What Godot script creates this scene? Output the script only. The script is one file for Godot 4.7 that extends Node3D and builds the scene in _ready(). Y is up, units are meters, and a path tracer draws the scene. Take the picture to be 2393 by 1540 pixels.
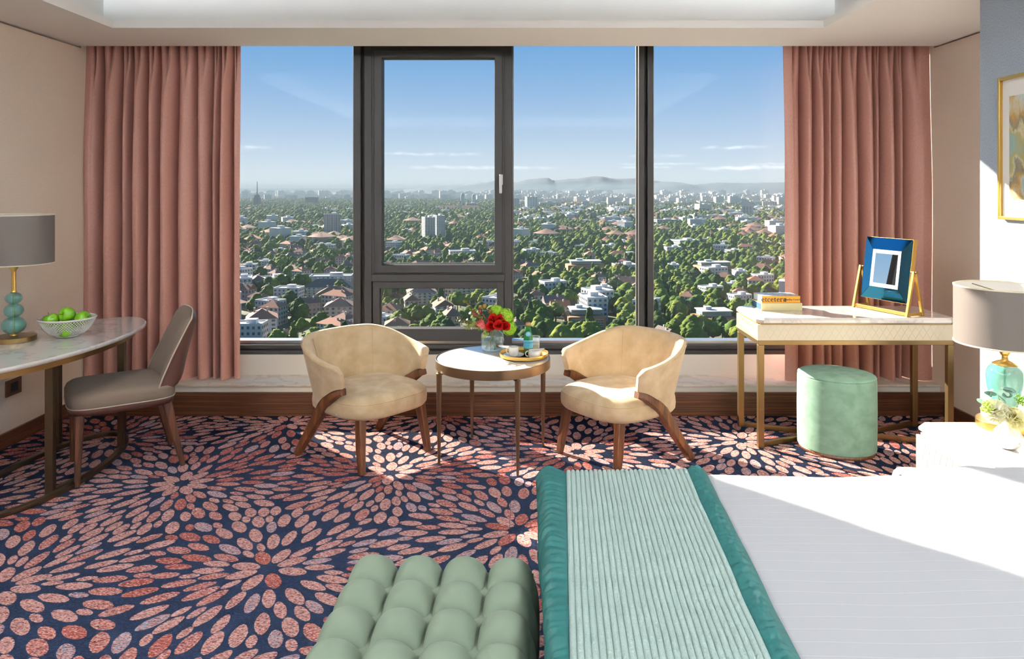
extends Node3D
# A hotel room with a wide window over a city. Camera at x 0, z 0, eye height 1.5 m, looking along -z. "d" below is the distance from the camera's plane (d = -z).

const F := 1700.0       # focal length in pixels of the 2393 x 1540 frame
const VX := 1218.0      # vanishing point
const VY := 440.0
const EYE := 1.5

var used := {}
var mats := {}
var rng := RandomNumberGenerator.new()

# ------------------------------------------------------------------ mesh building
class MB:
	var v := PackedVector3Array()
	var n := PackedVector3Array()
	var uv := PackedVector2Array()
	var idx := PackedInt32Array()
	var t := Transform3D()

	func vert(p: Vector3, nn: Vector3, u := Vector2.ZERO) -> int:
		v.append(t * p)
		n.append((t.basis * nn).normalized())
		uv.append(u)
		return v.size() - 1

	func tri(a: int, b: int, c: int) -> void:   # counter-clockwise seen from outside
		idx.append(a); idx.append(c); idx.append(b)

	func face(ps: Array, us := []) -> void:      # flat convex polygon, counter-clockwise
		var nn := Vector3.ZERO
		for k in range(1, ps.size() - 1):
			nn += ((ps[k] as Vector3) - ps[0]).cross((ps[k + 1] as Vector3) - ps[0])
		nn = nn.normalized()
		var ids := []
		for k in ps.size():
			var u2: Vector2 = us[k] if us.size() > k else Vector2(ps[k].x, ps[k].z)
			ids.append(vert(ps[k], nn, u2))
		for k in range(1, ps.size() - 1):
			tri(ids[0], ids[k], ids[k + 1])

	func face_out(ps: Array, out: Vector3) -> void:
		var q := ps.duplicate()
		var nn := Vector3.ZERO
		for k in range(1, ps.size() - 1):
			nn += ((ps[k] as Vector3) - ps[0]).cross((ps[k + 1] as Vector3) - ps[0])
		if nn.dot(out) < 0.0:
			q.reverse()
		face(q)

	func plain_box(c: Vector3, s: Vector3) -> void:
		var h := s / 2.0
		for ax in 3:
			for sg in [-1.0, 1.0]:
				var nn := Vector3.ZERO; nn[ax] = sg
				var a := Vector3.ZERO; a[(ax + 1) % 3] = 1.0
				var b := Vector3.ZERO; b[(ax + 2) % 3] = 1.0
				if sg < 0.0:
					var q := a; a = b; b = q
				face([c + (nn - a - b) * h, c + (nn + a - b) * h, c + (nn + a + b) * h, c + (nn - a + b) * h], [Vector2(0, 0), Vector2(1, 0), Vector2(1, 1), Vector2(0, 1)])

	func box(c: Vector3, s: Vector3, r := 0.004, seg := 2) -> void:   # box with rounded edges
		var h := s / 2.0
		r = minf(r, minf(h.x, minf(h.y, h.z)) * 0.98)
		for ax in 3:
			var i1 := (ax + 1) % 3
			var i2 := (ax + 2) % 3
			var l1 := _stops(h[i1], r, seg)
			var l2 := _stops(h[i2], r, seg)
			for sg in [-1.0, 1.0]:
				var ids := []
				for q in l2:
					for p in l1:
						var pt := Vector3.ZERO
						pt[ax] = sg * h[ax]; pt[i1] = p; pt[i2] = q
						var inner := pt.clamp(-(h - Vector3.ONE * r), h - Vector3.ONE * r)
						var dir := (pt - inner).normalized()
						ids.append(vert(c + inner + dir * r, dir, Vector2(p, q)))
				var w := l1.size()
				for j in l2.size() - 1:
					for i in w - 1:
						var a: int = ids[j * w + i]
						var b: int = ids[j * w + i + 1]
						var cc: int = ids[(j + 1) * w + i + 1]
						var d: int = ids[(j + 1) * w + i]
						if sg > 0.0:
							tri(a, b, cc); tri(a, cc, d)
						else:
							tri(a, cc, b); tri(a, d, cc)

	func _stops(h: float, r: float, seg: int) -> Array:
		var o := []
		for k in seg + 1:
			o.append(-h + r * (1.0 - tan(PI / 4.0 * (1.0 - float(k) / seg))))
		var o2 := o.duplicate()
		o2.reverse()
		for x in o2:
			o.append(-x)
		return o

	func bar(a: Vector3, b: Vector3, w: float, h: float, side := Vector3.UP, r := 0.002, seg := 1) -> void:   # rounded bar from a to b, h measured along side
		var keep := t
		var y := (b - a).normalized()
		var s := side
		if absf(y.dot(s)) > 0.98:
			s = Vector3.FORWARD if absf(y.z) < 0.9 else Vector3.RIGHT
		var x := y.cross(s).normalized()
		var z := x.cross(y)
		t = keep * Transform3D(Basis(x, y, z), (a + b) / 2.0)
		box(Vector3.ZERO, Vector3(w, a.distance_to(b), h), r, seg)
		t = keep

	func grid(nu: int, nv: int, fn: Callable, closed_u := false, flip := false, uvs := Vector2.ONE) -> void:
		var w := nu if closed_u else nu + 1
		var p := []
		for j in nv + 1:
			for i in w:
				p.append(fn.call(float(i) / nu, float(j) / nv))
		var ids := []
		for j in nv + 1:
			for i in w:
				var l: Vector3 = p[j * w + ((i - 1 + w) % w if closed_u else maxi(i - 1, 0))]
				var rr: Vector3 = p[j * w + ((i + 1) % w if closed_u else mini(i + 1, w - 1))]
				var dn: Vector3 = p[maxi(j - 1, 0) * w + i]
				var up: Vector3 = p[mini(j + 1, nv) * w + i]
				var nn := (rr - l).cross(up - dn)
				if nn.length() < 1e-14:
					var k := i
					var jj := 1 if j == 0 else nv - 1
					if j == 0 or j == nv:
						var m := Vector3.ZERO
						for q in w:
							m += p[jj * w + q]
						nn = p[j * w + k] - m / w
						if flip: nn = -nn
				nn = nn.normalized()
				ids.append(vert(p[j * w + i], -nn if flip else nn, Vector2(float(i) / nu, float(j) / nv) * uvs))
		for j in nv:
			for i in nu:
				var a: int = ids[j * w + i]
				var b: int = ids[j * w + (i + 1) % w]
				var c: int = ids[(j + 1) * w + (i + 1) % w]
				var d: int = ids[(j + 1) * w + i]
				if flip:
					tri(a, c, b); tri(a, d, c)
				else:
					tri(a, b, c); tri(a, c, d)

	func lathe(prof: Array, segs := 32, at := Vector3.ZERO) -> void:   # profile of Vector2(radius, y), outside running upwards
		var m := prof.size() - 1
		grid(segs, m, func(u, w):
			var k := int(round(w * m))
			var a: float = u * TAU
			return at + Vector3(prof[k].x * cos(a), prof[k].y, -prof[k].x * sin(a)), true)

	func ringed(outline: Array, prof: Array, flat := false, caps := true) -> void:   # outline of Vector2(x, z) running like a lathe's; profile of Vector2(outward offset, y)
		var k := outline.size()
		var nor := []
		var ctr := Vector2.ZERO
		for q in outline:
			ctr += q / k
		var rmin := 1e9
		for q in outline:
			rmin = minf(rmin, ctr.distance_to(q))
		for i in k:
			var e1: Vector2 = outline[i] - outline[(i - 1 + k) % k]
			var e2: Vector2 = outline[(i + 1) % k] - outline[i]
			var n1 := Vector2(-e1.y, e1.x).normalized()
			var n2 := Vector2(-e2.y, e2.x).normalized()
			var s := (n1 + n2).normalized()
			nor.append(s / maxf(0.4, s.dot(n1)))
		var at := func(i: int, j: int) -> Vector3:
			var q: Vector2 = outline[i % k] + nor[i % k] * maxf(prof[j].x, -0.03)
			if prof[j].x < -0.03:
				q = ctr + (q - ctr) * maxf(0.02, 1.0 + (prof[j].x + 0.03) / rmin)
			return Vector3(q.x, prof[j].y, q.y)
		if flat:
			for j in prof.size() - 1:
				for i in k:
					face([at.call(i, j), at.call(i + 1, j), at.call(i + 1, j + 1), at.call(i, j + 1)])
		else:
			grid(k, prof.size() - 1, func(u, w): return at.call(int(round(u * k)), int(round(w * (prof.size() - 1)))), true)
		if caps:
			for e in 2:
				var j := 0 if e == 0 else prof.size() - 1
				var nn := Vector3.DOWN if e == 0 else Vector3.UP
				var mid := Vector3.ZERO
				for i in k:
					mid += at.call(i, j) / k
				var c := vert(mid, nn, Vector2(mid.x, mid.z))
				var ids := []
				for i in k:
					var q: Vector3 = at.call(i, j)
					ids.append(vert(q, nn, Vector2(q.x, q.z)))
				for i in k:
					if e == 0:
						tri(c, ids[(i + 1) % k], ids[i])
					else:
						tri(c, ids[i], ids[(i + 1) % k])

	func tube(pts: Array, rad: Variant, segs := 8, caps := true) -> void:
		var m := pts.size()
		var fr := []
		var up := Vector3.UP
		for i in m:
			var d: Vector3 = (pts[mini(i + 1, m - 1)] - pts[maxi(i - 1, 0)]).normalized()
			if i == 0 and absf(d.dot(up)) > 0.95:
				up = Vector3.RIGHT
			var x := up.cross(d).normalized()
			up = d.cross(x).normalized()
			fr.append([x, up])
		grid(segs, m - 1, func(u, w):
			var i := int(round(w * (m - 1)))
			var r: float = rad[i] if rad is Array else rad
			return pts[i] + (fr[i][0] * cos(u * TAU) + fr[i][1] * sin(u * TAU)) * r, true)
		if caps:
			for e in 2:
				var i := 0 if e == 0 else m - 1
				var r: float = rad[i] if rad is Array else rad
				var ring := []
				for s in segs:
					ring.append(pts[i] + (fr[i][0] * cos(s * TAU / segs) + fr[i][1] * sin(s * TAU / segs)) * r)
				if e == 0:
					ring.reverse()
				face(ring)

	func strip(pts: Array, side: Vector3, widths: Array, heights: Array, rnd := 0.3, nseg := 3) -> void:   # rounded rectangular section swept along pts; widths run along side
		var m := pts.size()
		var sec := []
		for q in 4:
			for k in nseg + 1:
				var a := (q + float(k) / nseg) * PI / 2.0
				var cx: float = [1, -1, -1, 1][q]
				var cy: float = [1, 1, -1, -1][q]
				sec.append(Vector2(cx * (1.0 - rnd) + cos(a) * rnd, cy * (1.0 - rnd) + sin(a) * rnd))
		var fr := []
		for i in m:
			var d: Vector3 = (pts[mini(i + 1, m - 1)] - pts[maxi(i - 1, 0)]).normalized()
			var s := (side - d * side.dot(d)).normalized()
			fr.append([s, d.cross(s)])
		var at := func(k: int, i: int) -> Vector3:
			var c: Vector2 = sec[k % sec.size()]
			return pts[i] + fr[i][0] * c.x * widths[i] * 0.5 + fr[i][1] * c.y * heights[i] * 0.5
		grid(sec.size(), m - 1, func(u, w): return at.call(int(round(u * sec.size())), int(round(w * (m - 1)))), true)
		for e in 2:
			var ring := []
			for k in sec.size():
				ring.append(at.call(k, 0 if e == 0 else m - 1))
			if e == 0:
				ring.reverse()
			face(ring)

	func ball(c: Vector3, r: Vector3, nu := 16, nv := 10) -> void:
		grid(nu, nv, func(u, w):
			var a: float = u * TAU
			var b: float = (w - 0.5) * PI
			return c + Vector3(cos(b) * cos(a) * r.x, sin(b) * r.y, -cos(b) * sin(a) * r.z), true)

	func mesh() -> ArrayMesh:
		var arr := []
		arr.resize(Mesh.ARRAY_MAX)
		arr[Mesh.ARRAY_VERTEX] = v
		arr[Mesh.ARRAY_NORMAL] = n
		arr[Mesh.ARRAY_TEX_UV] = uv
		arr[Mesh.ARRAY_INDEX] = idx
		var m := ArrayMesh.new()
		m.add_surface_from_arrays(Mesh.PRIMITIVE_TRIANGLES, arr)
		return m

# ------------------------------------------------------------------ naming and materials
func numbered(called: String) -> String:
	used[called] = used.get(called, -1) + 1
	return called if used[called] == 0 else "%s_%03d" % [called, used[called]]

func tag(o: Node, label: String, category: String, group := "") -> Node:
	o.set_meta("label", label)
	o.set_meta("category", category)
	if group:
		o.set_meta("group", group)
	return o

func thing(called: String, label: String, category: String, at := Vector3.ZERO, turn := 0.0, group := "") -> Node3D:
	var o := Node3D.new()
	o.name = numbered(called)
	add_child(o)
	o.position = at
	o.rotation.y = turn
	tag(o, label, category, group)
	return o

func part(parent: Node, called: String, m: Variant, material: Material, label := "") -> MeshInstance3D:
	var o := MeshInstance3D.new()
	o.mesh = m.mesh() if m is MB else m
	o.material_override = material
	o.name = numbered(called) if parent == self else called
	parent.add_child(o, true)
	if label:
		o.set_meta("label", label)
	return o

func single(called: String, m: Variant, material: Material, label: String, category: String, at := Vector3.ZERO, turn := 0.0, group := "") -> MeshInstance3D:
	var o := part(self, called, m, material)
	o.position = at
	o.rotation.y = turn
	tag(o, label, category, group)
	return o

func struct(called: String, m: Variant, material: Material, label := "") -> MeshInstance3D:
	var o := part(self, called, m, material)
	o.set_meta("kind", "structure")
	if label:
		o.set_meta("label", label)
	return o

func struct_node(called: String, label := "") -> Node3D:
	var o := Node3D.new()
	o.name = numbered(called)
	add_child(o)
	o.set_meta("kind", "structure")
	if label:
		o.set_meta("label", label)
	return o

func lin(r: float, g: float, b: float) -> Color:      # base colour given as linear reflectance
	return Color(r, g, b).linear_to_srgb()

func M(c: Color, rough := 0.6, metal := 0.0, o := {}) -> StandardMaterial3D:
	var m := StandardMaterial3D.new()
	m.albedo_color = c
	m.roughness = rough
	m.metallic = metal
	if o.has("tex"):
		m.albedo_texture = o.tex
	if o.has("tri"):
		m.uv1_triplanar = true
		m.uv1_scale = o.tri
		m.uv1_world_triplanar = o.get("world", false)
	elif o.has("uv"):
		m.uv1_scale = o.uv
	if o.has("height"):
		m.heightmap_enabled = true
		m.heightmap_texture = o.height
		m.heightmap_scale = o.get("hs", 0.1)
	if o.has("rim"):
		m.rim_enabled = true
		m.rim = o.rim
		m.rim_tint = o.get("tint", 0.5)
	if o.has("coat"):
		m.clearcoat_enabled = true
		m.clearcoat = o.coat
		m.clearcoat_roughness = 0.08
	if o.has("alpha"):
		m.albedo_color.a = o.alpha
		m.transparency = BaseMaterial3D.TRANSPARENCY_ALPHA
	if o.has("refract"):
		m.refraction_enabled = true
		m.refraction_scale = o.refract
	if o.has("back"):
		m.backlight_enabled = true
		m.backlight = o.back
	if o.has("glow"):
		m.emission_enabled = true
		m.emission = o.glow
		m.emission_energy_multiplier = o.get("power", 1.0)
	if o.has("spec"):
		m.metallic_specular = o.spec
	if o.has("vc"):
		m.vertex_color_use_as_albedo = true
	return m

func noise_tex(size: int, freq: float, ramp: Array, o := {}) -> NoiseTexture2D:   # ramp: [offset, Color, offset, Color ...]
	var f := FastNoiseLite.new()
	f.seed = o.get("seed", 1)
	f.frequency = freq
	f.noise_type = o.get("type", FastNoiseLite.TYPE_SIMPLEX_SMOOTH)
	f.fractal_type = o.get("fractal", FastNoiseLite.FRACTAL_FBM)
	f.fractal_octaves = o.get("oct", 4)
	if o.has("warp"):
		f.domain_warp_enabled = true
		f.domain_warp_amplitude = o.warp
		f.domain_warp_frequency = freq * 0.8
	var t := NoiseTexture2D.new()
	t.width = size
	t.height = size
	t.seamless = true
	t.noise = f
	var g := Gradient.new()
	g.offsets = PackedFloat32Array()
	var offs := PackedFloat32Array()
	var cols := PackedColorArray()
	for k in ramp.size() / 2:
		offs.append(ramp[2 * k])
		cols.append(ramp[2 * k + 1])
	g.offsets = offs
	g.colors = cols
	t.color_ramp = g
	return t

func grey(x: float) -> Color:
	return Color(x, x, x)

func ellipse(a: float, b: float, k: int, pw := 2.0, c := Vector2.ZERO, turn := 0.0) -> Array:   # superellipse outline, Vector2(x, z)
	var o := []
	for i in k:
		var w := TAU * i / k
		var q := Vector2(a * signf(cos(w)) * pow(absf(cos(w)), 2.0 / pw), -b * signf(sin(w)) * pow(absf(sin(w)), 2.0 / pw))
		o.append(q.rotated(turn) + c)
	return o

func ss(a: float, b: float, x: float) -> float:
	return smoothstep(a, b, x)

func _ready() -> void:
	rng.seed = 7
	# ---- camera: level, with the lens shifted down
	var cam := Camera3D.new()
	cam.name = "camera"
	cam.projection = Camera3D.PROJECTION_FRUSTUM
	cam.near = 0.05
	cam.far = 60000.0
	cam.size = 2.0 * (770.0 / F) * cam.near
	cam.frustum_offset = Vector2((1196.5 - VX) / F, -(770.0 - VY) / F) * cam.near
	cam.position = Vector3(0, EYE, 0)
	add_child(cam)
	cam.current = true

	# ---- sky, sun, exposure
	var env := Environment.new()
	env.background_mode = Environment.BG_SKY
	var sky := Sky.new()
	var sm := ProceduralSkyMaterial.new()
	sm.sky_top_color = lin(0.045, 0.315, 0.72)
	sm.sky_horizon_color = lin(0.84, 0.925, 0.945)
	sm.sky_curve = 0.075
	sm.sky_energy_multiplier = 1.0
	sm.ground_bottom_color = lin(0.25, 0.27, 0.25)
	sm.ground_horizon_color = lin(0.6, 0.62, 0.62)
	sm.sun_angle_max = 42.0
	sm.sun_curve = 0.12
	sm.sky_cover = cloud_cover()
	sky.sky_material = sm
	env.sky = sky
	env.tonemap_mode = Environment.TONE_MAPPER_LINEAR
	env.tonemap_exposure = 1.0
	env.sdfgi_enabled = true
	env.ssao_enabled = true
	env.ssil_enabled = true
	env.volumetric_fog_enabled = true
	env.volumetric_fog_density = 0.0
	var we := WorldEnvironment.new()
	we.name = "environment"
	we.environment = env
	add_child(we)
	var sun := DirectionalLight3D.new()
	sun.name = "sun"
	sun.look_at_from_position(Vector3.ZERO, Vector3(1.0, -0.585, 1.0), Vector3.UP)
	sun.light_energy = 8.4
	sun.light_color = Color(1.0, 0.95, 0.88)
	sun.light_angular_distance = 0.6
	sun.shadow_enabled = true
	add_child(sun)

	make_materials()
	ceiling_lights()
	room_shell()
	window_wall()
	curtains()
	furniture()
	city()

# ------------------------------------------------------------------ the room's own lamps: light strips lying in the recess round the raised ceiling
const COVE := [72.0, 72.0, 42.0]      # left, right, back

func ceiling_lights() -> void:
	var at := [Vector3(-2.512, 2.512, -0.75), Vector3(1.872, 2.512, -0.75), Vector3(-0.32, 2.512, 1.66)]
	var long := [4.5, 4.5, 4.1]
	var names := ["light strip hidden in the ceiling recess on the desk side", "light strip hidden in the ceiling recess on the bed side", "light strip hidden in the ceiling recess at the back"]
	for k in 3:
		var t := thing("light_strip", names[k], "lamp", at[k], 0.0 if k < 2 else PI / 2.0, "light strips in the ceiling recess")
		var f := MB.new()
		f.box(Vector3(0, 0.0, 0), Vector3(0.05, 0.011, long[k]), 0.002, 1)
		part(t, "channel", f, mats.alu)
		var d := MB.new()
		d.box(Vector3(0, 0.008, 0), Vector3(0.04, 0.005, long[k]), 0.002, 1)
		part(t, "diffuser", d, M(Color(1, 0.98, 0.95), 0.5, 0.0, {"glow": Color(1.0, 0.93, 0.84), "power": 1.0}))
		var a := AreaLight3D.new()
		a.name = "strip_light"
		a.area_size = Vector2(0.04, long[k])
		a.light_energy = COVE[k]
		a.light_color = Color(0.955, 0.98, 1.0)
		a.shadow_enabled = true
		a.set("area_range", 14.0)
		a.position = Vector3(0, 0.013, 0)
		a.rotation.x = PI / 2.0
		t.add_child(a)

func cloud_cover() -> ImageTexture:
	var w := 4096
	var h := 2048
	var im := Image.create(w, h, false, Image.FORMAT_RGBA8)
	im.fill(Color(1, 1, 1, 0))
	var f := FastNoiseLite.new()
	f.seed = 5
	f.frequency = 0.02
	f.fractal_octaves = 4
	# bands of thin cloud low over the horizon: [bearing from, to (degrees), height (degrees), thickness, strength]
	var bands := []
	var r := RandomNumberGenerator.new()
	r.seed = 31
	for k in 60:
		var b := r.randf_range(-180, 180)
		bands.append([b, b + r.randf_range(4, 14), r.randf_range(1.4, 3.4), r.randf_range(0.07, 0.18), r.randf_range(0.25, 0.6)])
	for k in 16:
		var b := -22.0 + k * 2.9 + r.randf_range(-1, 1)
		bands.append([b, b + r.randf_range(3, 8), r.randf_range(1.5, 3.3), r.randf_range(0.08, 0.2), r.randf_range(0.45, 0.9)])
	for b in bands:
		var x0 := int((b[0] / 360.0 + 0.5) * w)
		var x1 := int((b[1] / 360.0 + 0.5) * w)
		for x in range(x0, x1):
			var u: float = float(x - x0) / (x1 - x0)
			var env_: float = sin(u * PI)
			for dy in range(-4, 4):
				var el: float = b[2] + dy * 0.088
				var y := int((0.5 - el / 180.0) * h)
				var q: float = absf(dy * 0.088 + f.get_noise_2d(x * 2.0, b[2] * 900.0) * 0.1) / b[3]
				var a: float = clampf((1.0 - q) * 1.2, 0, 1) * env_ * b[4] * clampf(0.65 + f.get_noise_2d(x * 3.0, y * 9.0), 0, 1)
				var xx := posmod(x, w)
				var old := im.get_pixel(xx, y)
				im.set_pixel(xx, y, Color(1, 0.97, 0.94, maxf(old.a, a * 0.9)))
	return ImageTexture.create_from_image(im)

# ------------------------------------------------------------------ materials
func make_materials() -> void:
	var fine := noise_tex(256, 0.25, [0.0, grey(0.0), 1.0, grey(1.0)], {"oct": 2, "seed": 3})
	mats.fine = fine
	var weave := noise_tex(512, 0.12, [0.0, grey(0.88), 1.0, grey(1.0)], {"oct": 3, "seed": 9})
	mats.weave = weave
	mats.ceiling = M(lin(0.88, 0.88, 0.865), 0.9)
	var linen := noise_tex(512, 0.2, [0.25, Color(0.90, 0.87, 0.84), 0.75, Color(1, 1, 1)], {"oct": 2, "seed": 21})
	mats.wall = M(lin(0.87, 0.79, 0.70), 0.95, 0.0, {"tex": linen, "tri": Vector3(3, 1.6, 3), "world": true, "height": fine, "hs": 0.05})
	mats.grey_wall = M(lin(0.40, 0.47, 0.56), 0.95, 0.0, {"tex": noise_tex(512, 0.15, [0.2, Color(0.82, 0.83, 0.84), 0.8, Color(1, 1, 1)], {"oct": 3, "seed": 27}), "tri": Vector3(3.0, 1.4, 3.0), "world": true, "height": fine, "hs": 0.08})
	mats.white = M(lin(0.66, 0.655, 0.63), 0.5)
	mats.panel_white = M(lin(0.82, 0.81, 0.78), 0.55)
	var veins := noise_tex(512, 0.006, [0.0, Color(0.93, 0.92, 0.90), 0.44, Color(0.93, 0.92, 0.90), 0.5, Color(0.82, 0.81, 0.80), 0.55, Color(0.92, 0.91, 0.89), 1.0, Color(0.92, 0.905, 0.885)], {"oct": 5, "warp": 60.0, "seed": 11})
	mats.marble = M(Color(0.97, 0.97, 0.97), 0.12, 0.0, {"tex": veins, "tri": Vector3(0.9, 0.9, 0.9), "world": true, "coat": 0.6})
	mats.ledge = M(Color(0.95, 0.94, 0.92), 0.35, 0.0, {"tex": veins, "tri": Vector3(0.7, 0.7, 0.7), "world": true})
	var grain := noise_tex(512, 0.012, [0.0, Color(0.18, 0.105, 0.065), 0.38, Color(0.44, 0.28, 0.175), 0.5, Color(0.25, 0.15, 0.09), 0.7, Color(0.58, 0.385, 0.24), 1.0, Color(0.33, 0.20, 0.125)], {"oct": 4, "seed": 15})
	mats.zebra = M(Color(0.8, 0.76, 0.74), 0.4, 0.0, {"tex": grain, "tri": Vector3(0.10, 13.0, 0.10), "world": true})
	mats.wood = M(Color(0.95, 0.88, 0.82), 0.38, 0.0, {"tex": grain, "tri": Vector3(3.0, 0.35, 3.0)})
	mats.wood_dark = M(Color(0.62, 0.55, 0.52), 0.4, 0.0, {"tex": grain, "tri": Vector3(3.0, 0.35, 3.0)})
	mats.oak = M(Color(1, 1, 1), 0.55, 0.0, {"tex": noise_tex(256, 0.02, [0.0, Color(0.70, 0.50, 0.30), 0.5, Color(0.85, 0.66, 0.44), 1.0, Color(0.93, 0.78, 0.56)], {"seed": 51}), "tri": Vector3(0.3, 9.0, 0.3)})
	mats.frame = M(lin(0.030, 0.028, 0.0265), 0.6, 0.0, {"spec": 0.35})
	mats.frame_light = M(lin(0.13, 0.125, 0.115), 0.4, 0.4)
	mats.gasket = M(lin(0.008, 0.008, 0.009), 0.7)
	mats.alu = M(lin(0.62, 0.63, 0.64), 0.35, 0.9)
	mats.pane = M(Color(0.95, 0.98, 1.0), 0.0, 0.0, {"alpha": 0.02, "spec": 0.2})
	mats.brass = M(lin(0.62, 0.41, 0.12), 0.3, 1.0)
	mats.brass_dark = M(lin(0.28, 0.19, 0.085), 0.35, 1.0)
	mats.bronze = M(lin(0.20, 0.13, 0.075), 0.35, 0.9)
	mats.bronze_dark = M(lin(0.085, 0.058, 0.036), 0.35, 0.85)
	mats.curtain = M(lin(0.63, 0.34, 0.285), 0.42, 0.0, {"tex": weave, "tri": Vector3(2.0, 0.7, 2.0), "back": Color(0.06, 0.035, 0.03), "spec": 0.5})
	mats.velvet_cream = M(lin(0.70, 0.55, 0.36), 0.85, 0.0, {"rim": 0.8, "tint": 0.35, "tex": noise_tex(512, 0.01, [0.2, Color(0.88, 0.85, 0.80), 0.8, Color(1, 1, 1)], {"oct": 4, "seed": 33}), "tri": Vector3(1.6, 1.6, 1.6), "spec": 0.3})
	mats.velvet_mint = M(lin(0.24, 0.40, 0.30), 0.85, 0.0, {"rim": 0.6, "tint": 0.6, "tex": noise_tex(512, 0.012, [0.2, Color(0.86, 0.88, 0.86), 0.8, Color(1, 1, 1)], {"oct": 4, "seed": 35}), "tri": Vector3(1.8, 1.8, 1.8), "spec": 0.3})
	mats.velvet_sage = M(lin(0.18, 0.225, 0.165), 0.8, 0.0, {"rim": 0.5, "tint": 0.6, "height": fine, "tri": Vector3(40, 40, 40), "hs": 0.01, "spec": 0.35})
	mats.tweed = M(lin(0.22, 0.172, 0.138), 0.95, 0.0, {"tex": noise_tex(512, 0.3, [0.25, Color(0.60, 0.56, 0.52), 0.75, Color(1, 1, 1)], {"oct": 2, "seed": 37}), "tri": Vector3(2.0, 6.0, 6.0), "rim": 0.3, "spec": 0.25})
	mats.leather = M(lin(0.06, 0.022, 0.016), 0.45)
	mats.thread = M(lin(0.5, 0.44, 0.36), 0.8)
	mats.linen = M(lin(0.56, 0.565, 0.59), 0.8, 0.0, {"tex": stripes(), "uv": Vector3(1, 1, 1), "rim": 0.2, "spec": 0.35})
	mats.linen_plain = M(lin(0.58, 0.58, 0.60), 0.85, 0.0, {"rim": 0.2})
	mats.quilt = M(lin(0.46, 0.60, 0.56), 0.8, 0.0, {"rim": 0.4, "tint": 0.5, "height": noise_tex(256, 0.09, [0.0, grey(0), 1.0, grey(1)], {"oct": 2, "seed": 41}), "tri": Vector3(8, 8, 8), "hs": 0.25})
	mats.teal = M(lin(0.003, 0.070, 0.066), 0.6, 0.0, {"rim": 0.1, "tint": 0.7})
	mats.cream_leather = M(lin(0.72, 0.66, 0.50), 0.5, 0.0, {"height": noise_tex(256, 0.06, [0.0, grey(0), 1.0, grey(1)], {"seed": 43}), "tri": Vector3(4, 4, 4), "hs": 0.03})
	mats.night_leather = M(lin(0.46, 0.445, 0.40), 0.5)
	mats.teal_glass = M(lin(0.02, 0.36, 0.33), 0.04, 0.0, {"alpha": 0.5, "coat": 1.0})
	mats.pale_glass = M(lin(0.05, 0.36, 0.28), 0.05, 0.0, {"alpha": 0.72})
	mats.clear_glass = M(lin(0.75, 0.92, 0.92), 0.02, 0.0, {"alpha": 0.07})
	mats.blue_glass = M(lin(0.18, 0.62, 0.72), 0.02, 0.0, {"alpha": 0.06})
	mats.porcelain = M(lin(0.82, 0.81, 0.78), 0.12, 0.0, {"coat": 0.7})
	mats.shade = M(lin(0.12, 0.10, 0.087), 0.6, 0.0, {"rim": 0.4, "tex": weave, "tri": Vector3(5, 5, 5)})
	mats.shade_in = M(lin(0.80, 0.79, 0.76), 0.8)
	mats.table_white = M(lin(0.76, 0.76, 0.74), 0.05, 0.0, {"coat": 0.9})

func stripes() -> ImageTexture:
	var im := Image.create(64, 512, false, Image.FORMAT_RGBA8)
	im.fill(Color(0.965, 0.965, 0.97))
	for k in 4:
		im.fill_rect(Rect2i(0, k * 128 + 40, 64, 14), Color(1, 1, 1))
		im.fill_rect(Rect2i(0, k * 128 + 36, 64, 4), Color(0.93, 0.93, 0.935))
		im.fill_rect(Rect2i(0, k * 128 + 54, 64, 4), Color(0.93, 0.93, 0.935))
	return ImageTexture.create_from_image(im)

# ------------------------------------------------------------------ room shell
const WL := -2.985      # left wall
const WR := 2.80        # right wall beside the window
const WG := 2.30        # papered wall behind the bed, standing proud of the right wall
const DG := 3.647       # distance at which that papered wall ends
const DW := 4.79        # plinth under the window ledge
const DL := 4.85        # front of the marble ledge
const DP := 4.915        # edge of the lower ceiling; behind it the curtain pocket
const DO := 5.40        # outer face of the building
const WD := 5.14        # distance at which the window frame is measured
const BACK := 2.6       # wall behind the camera (z)
const HC := 2.461       # lower ceiling

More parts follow.
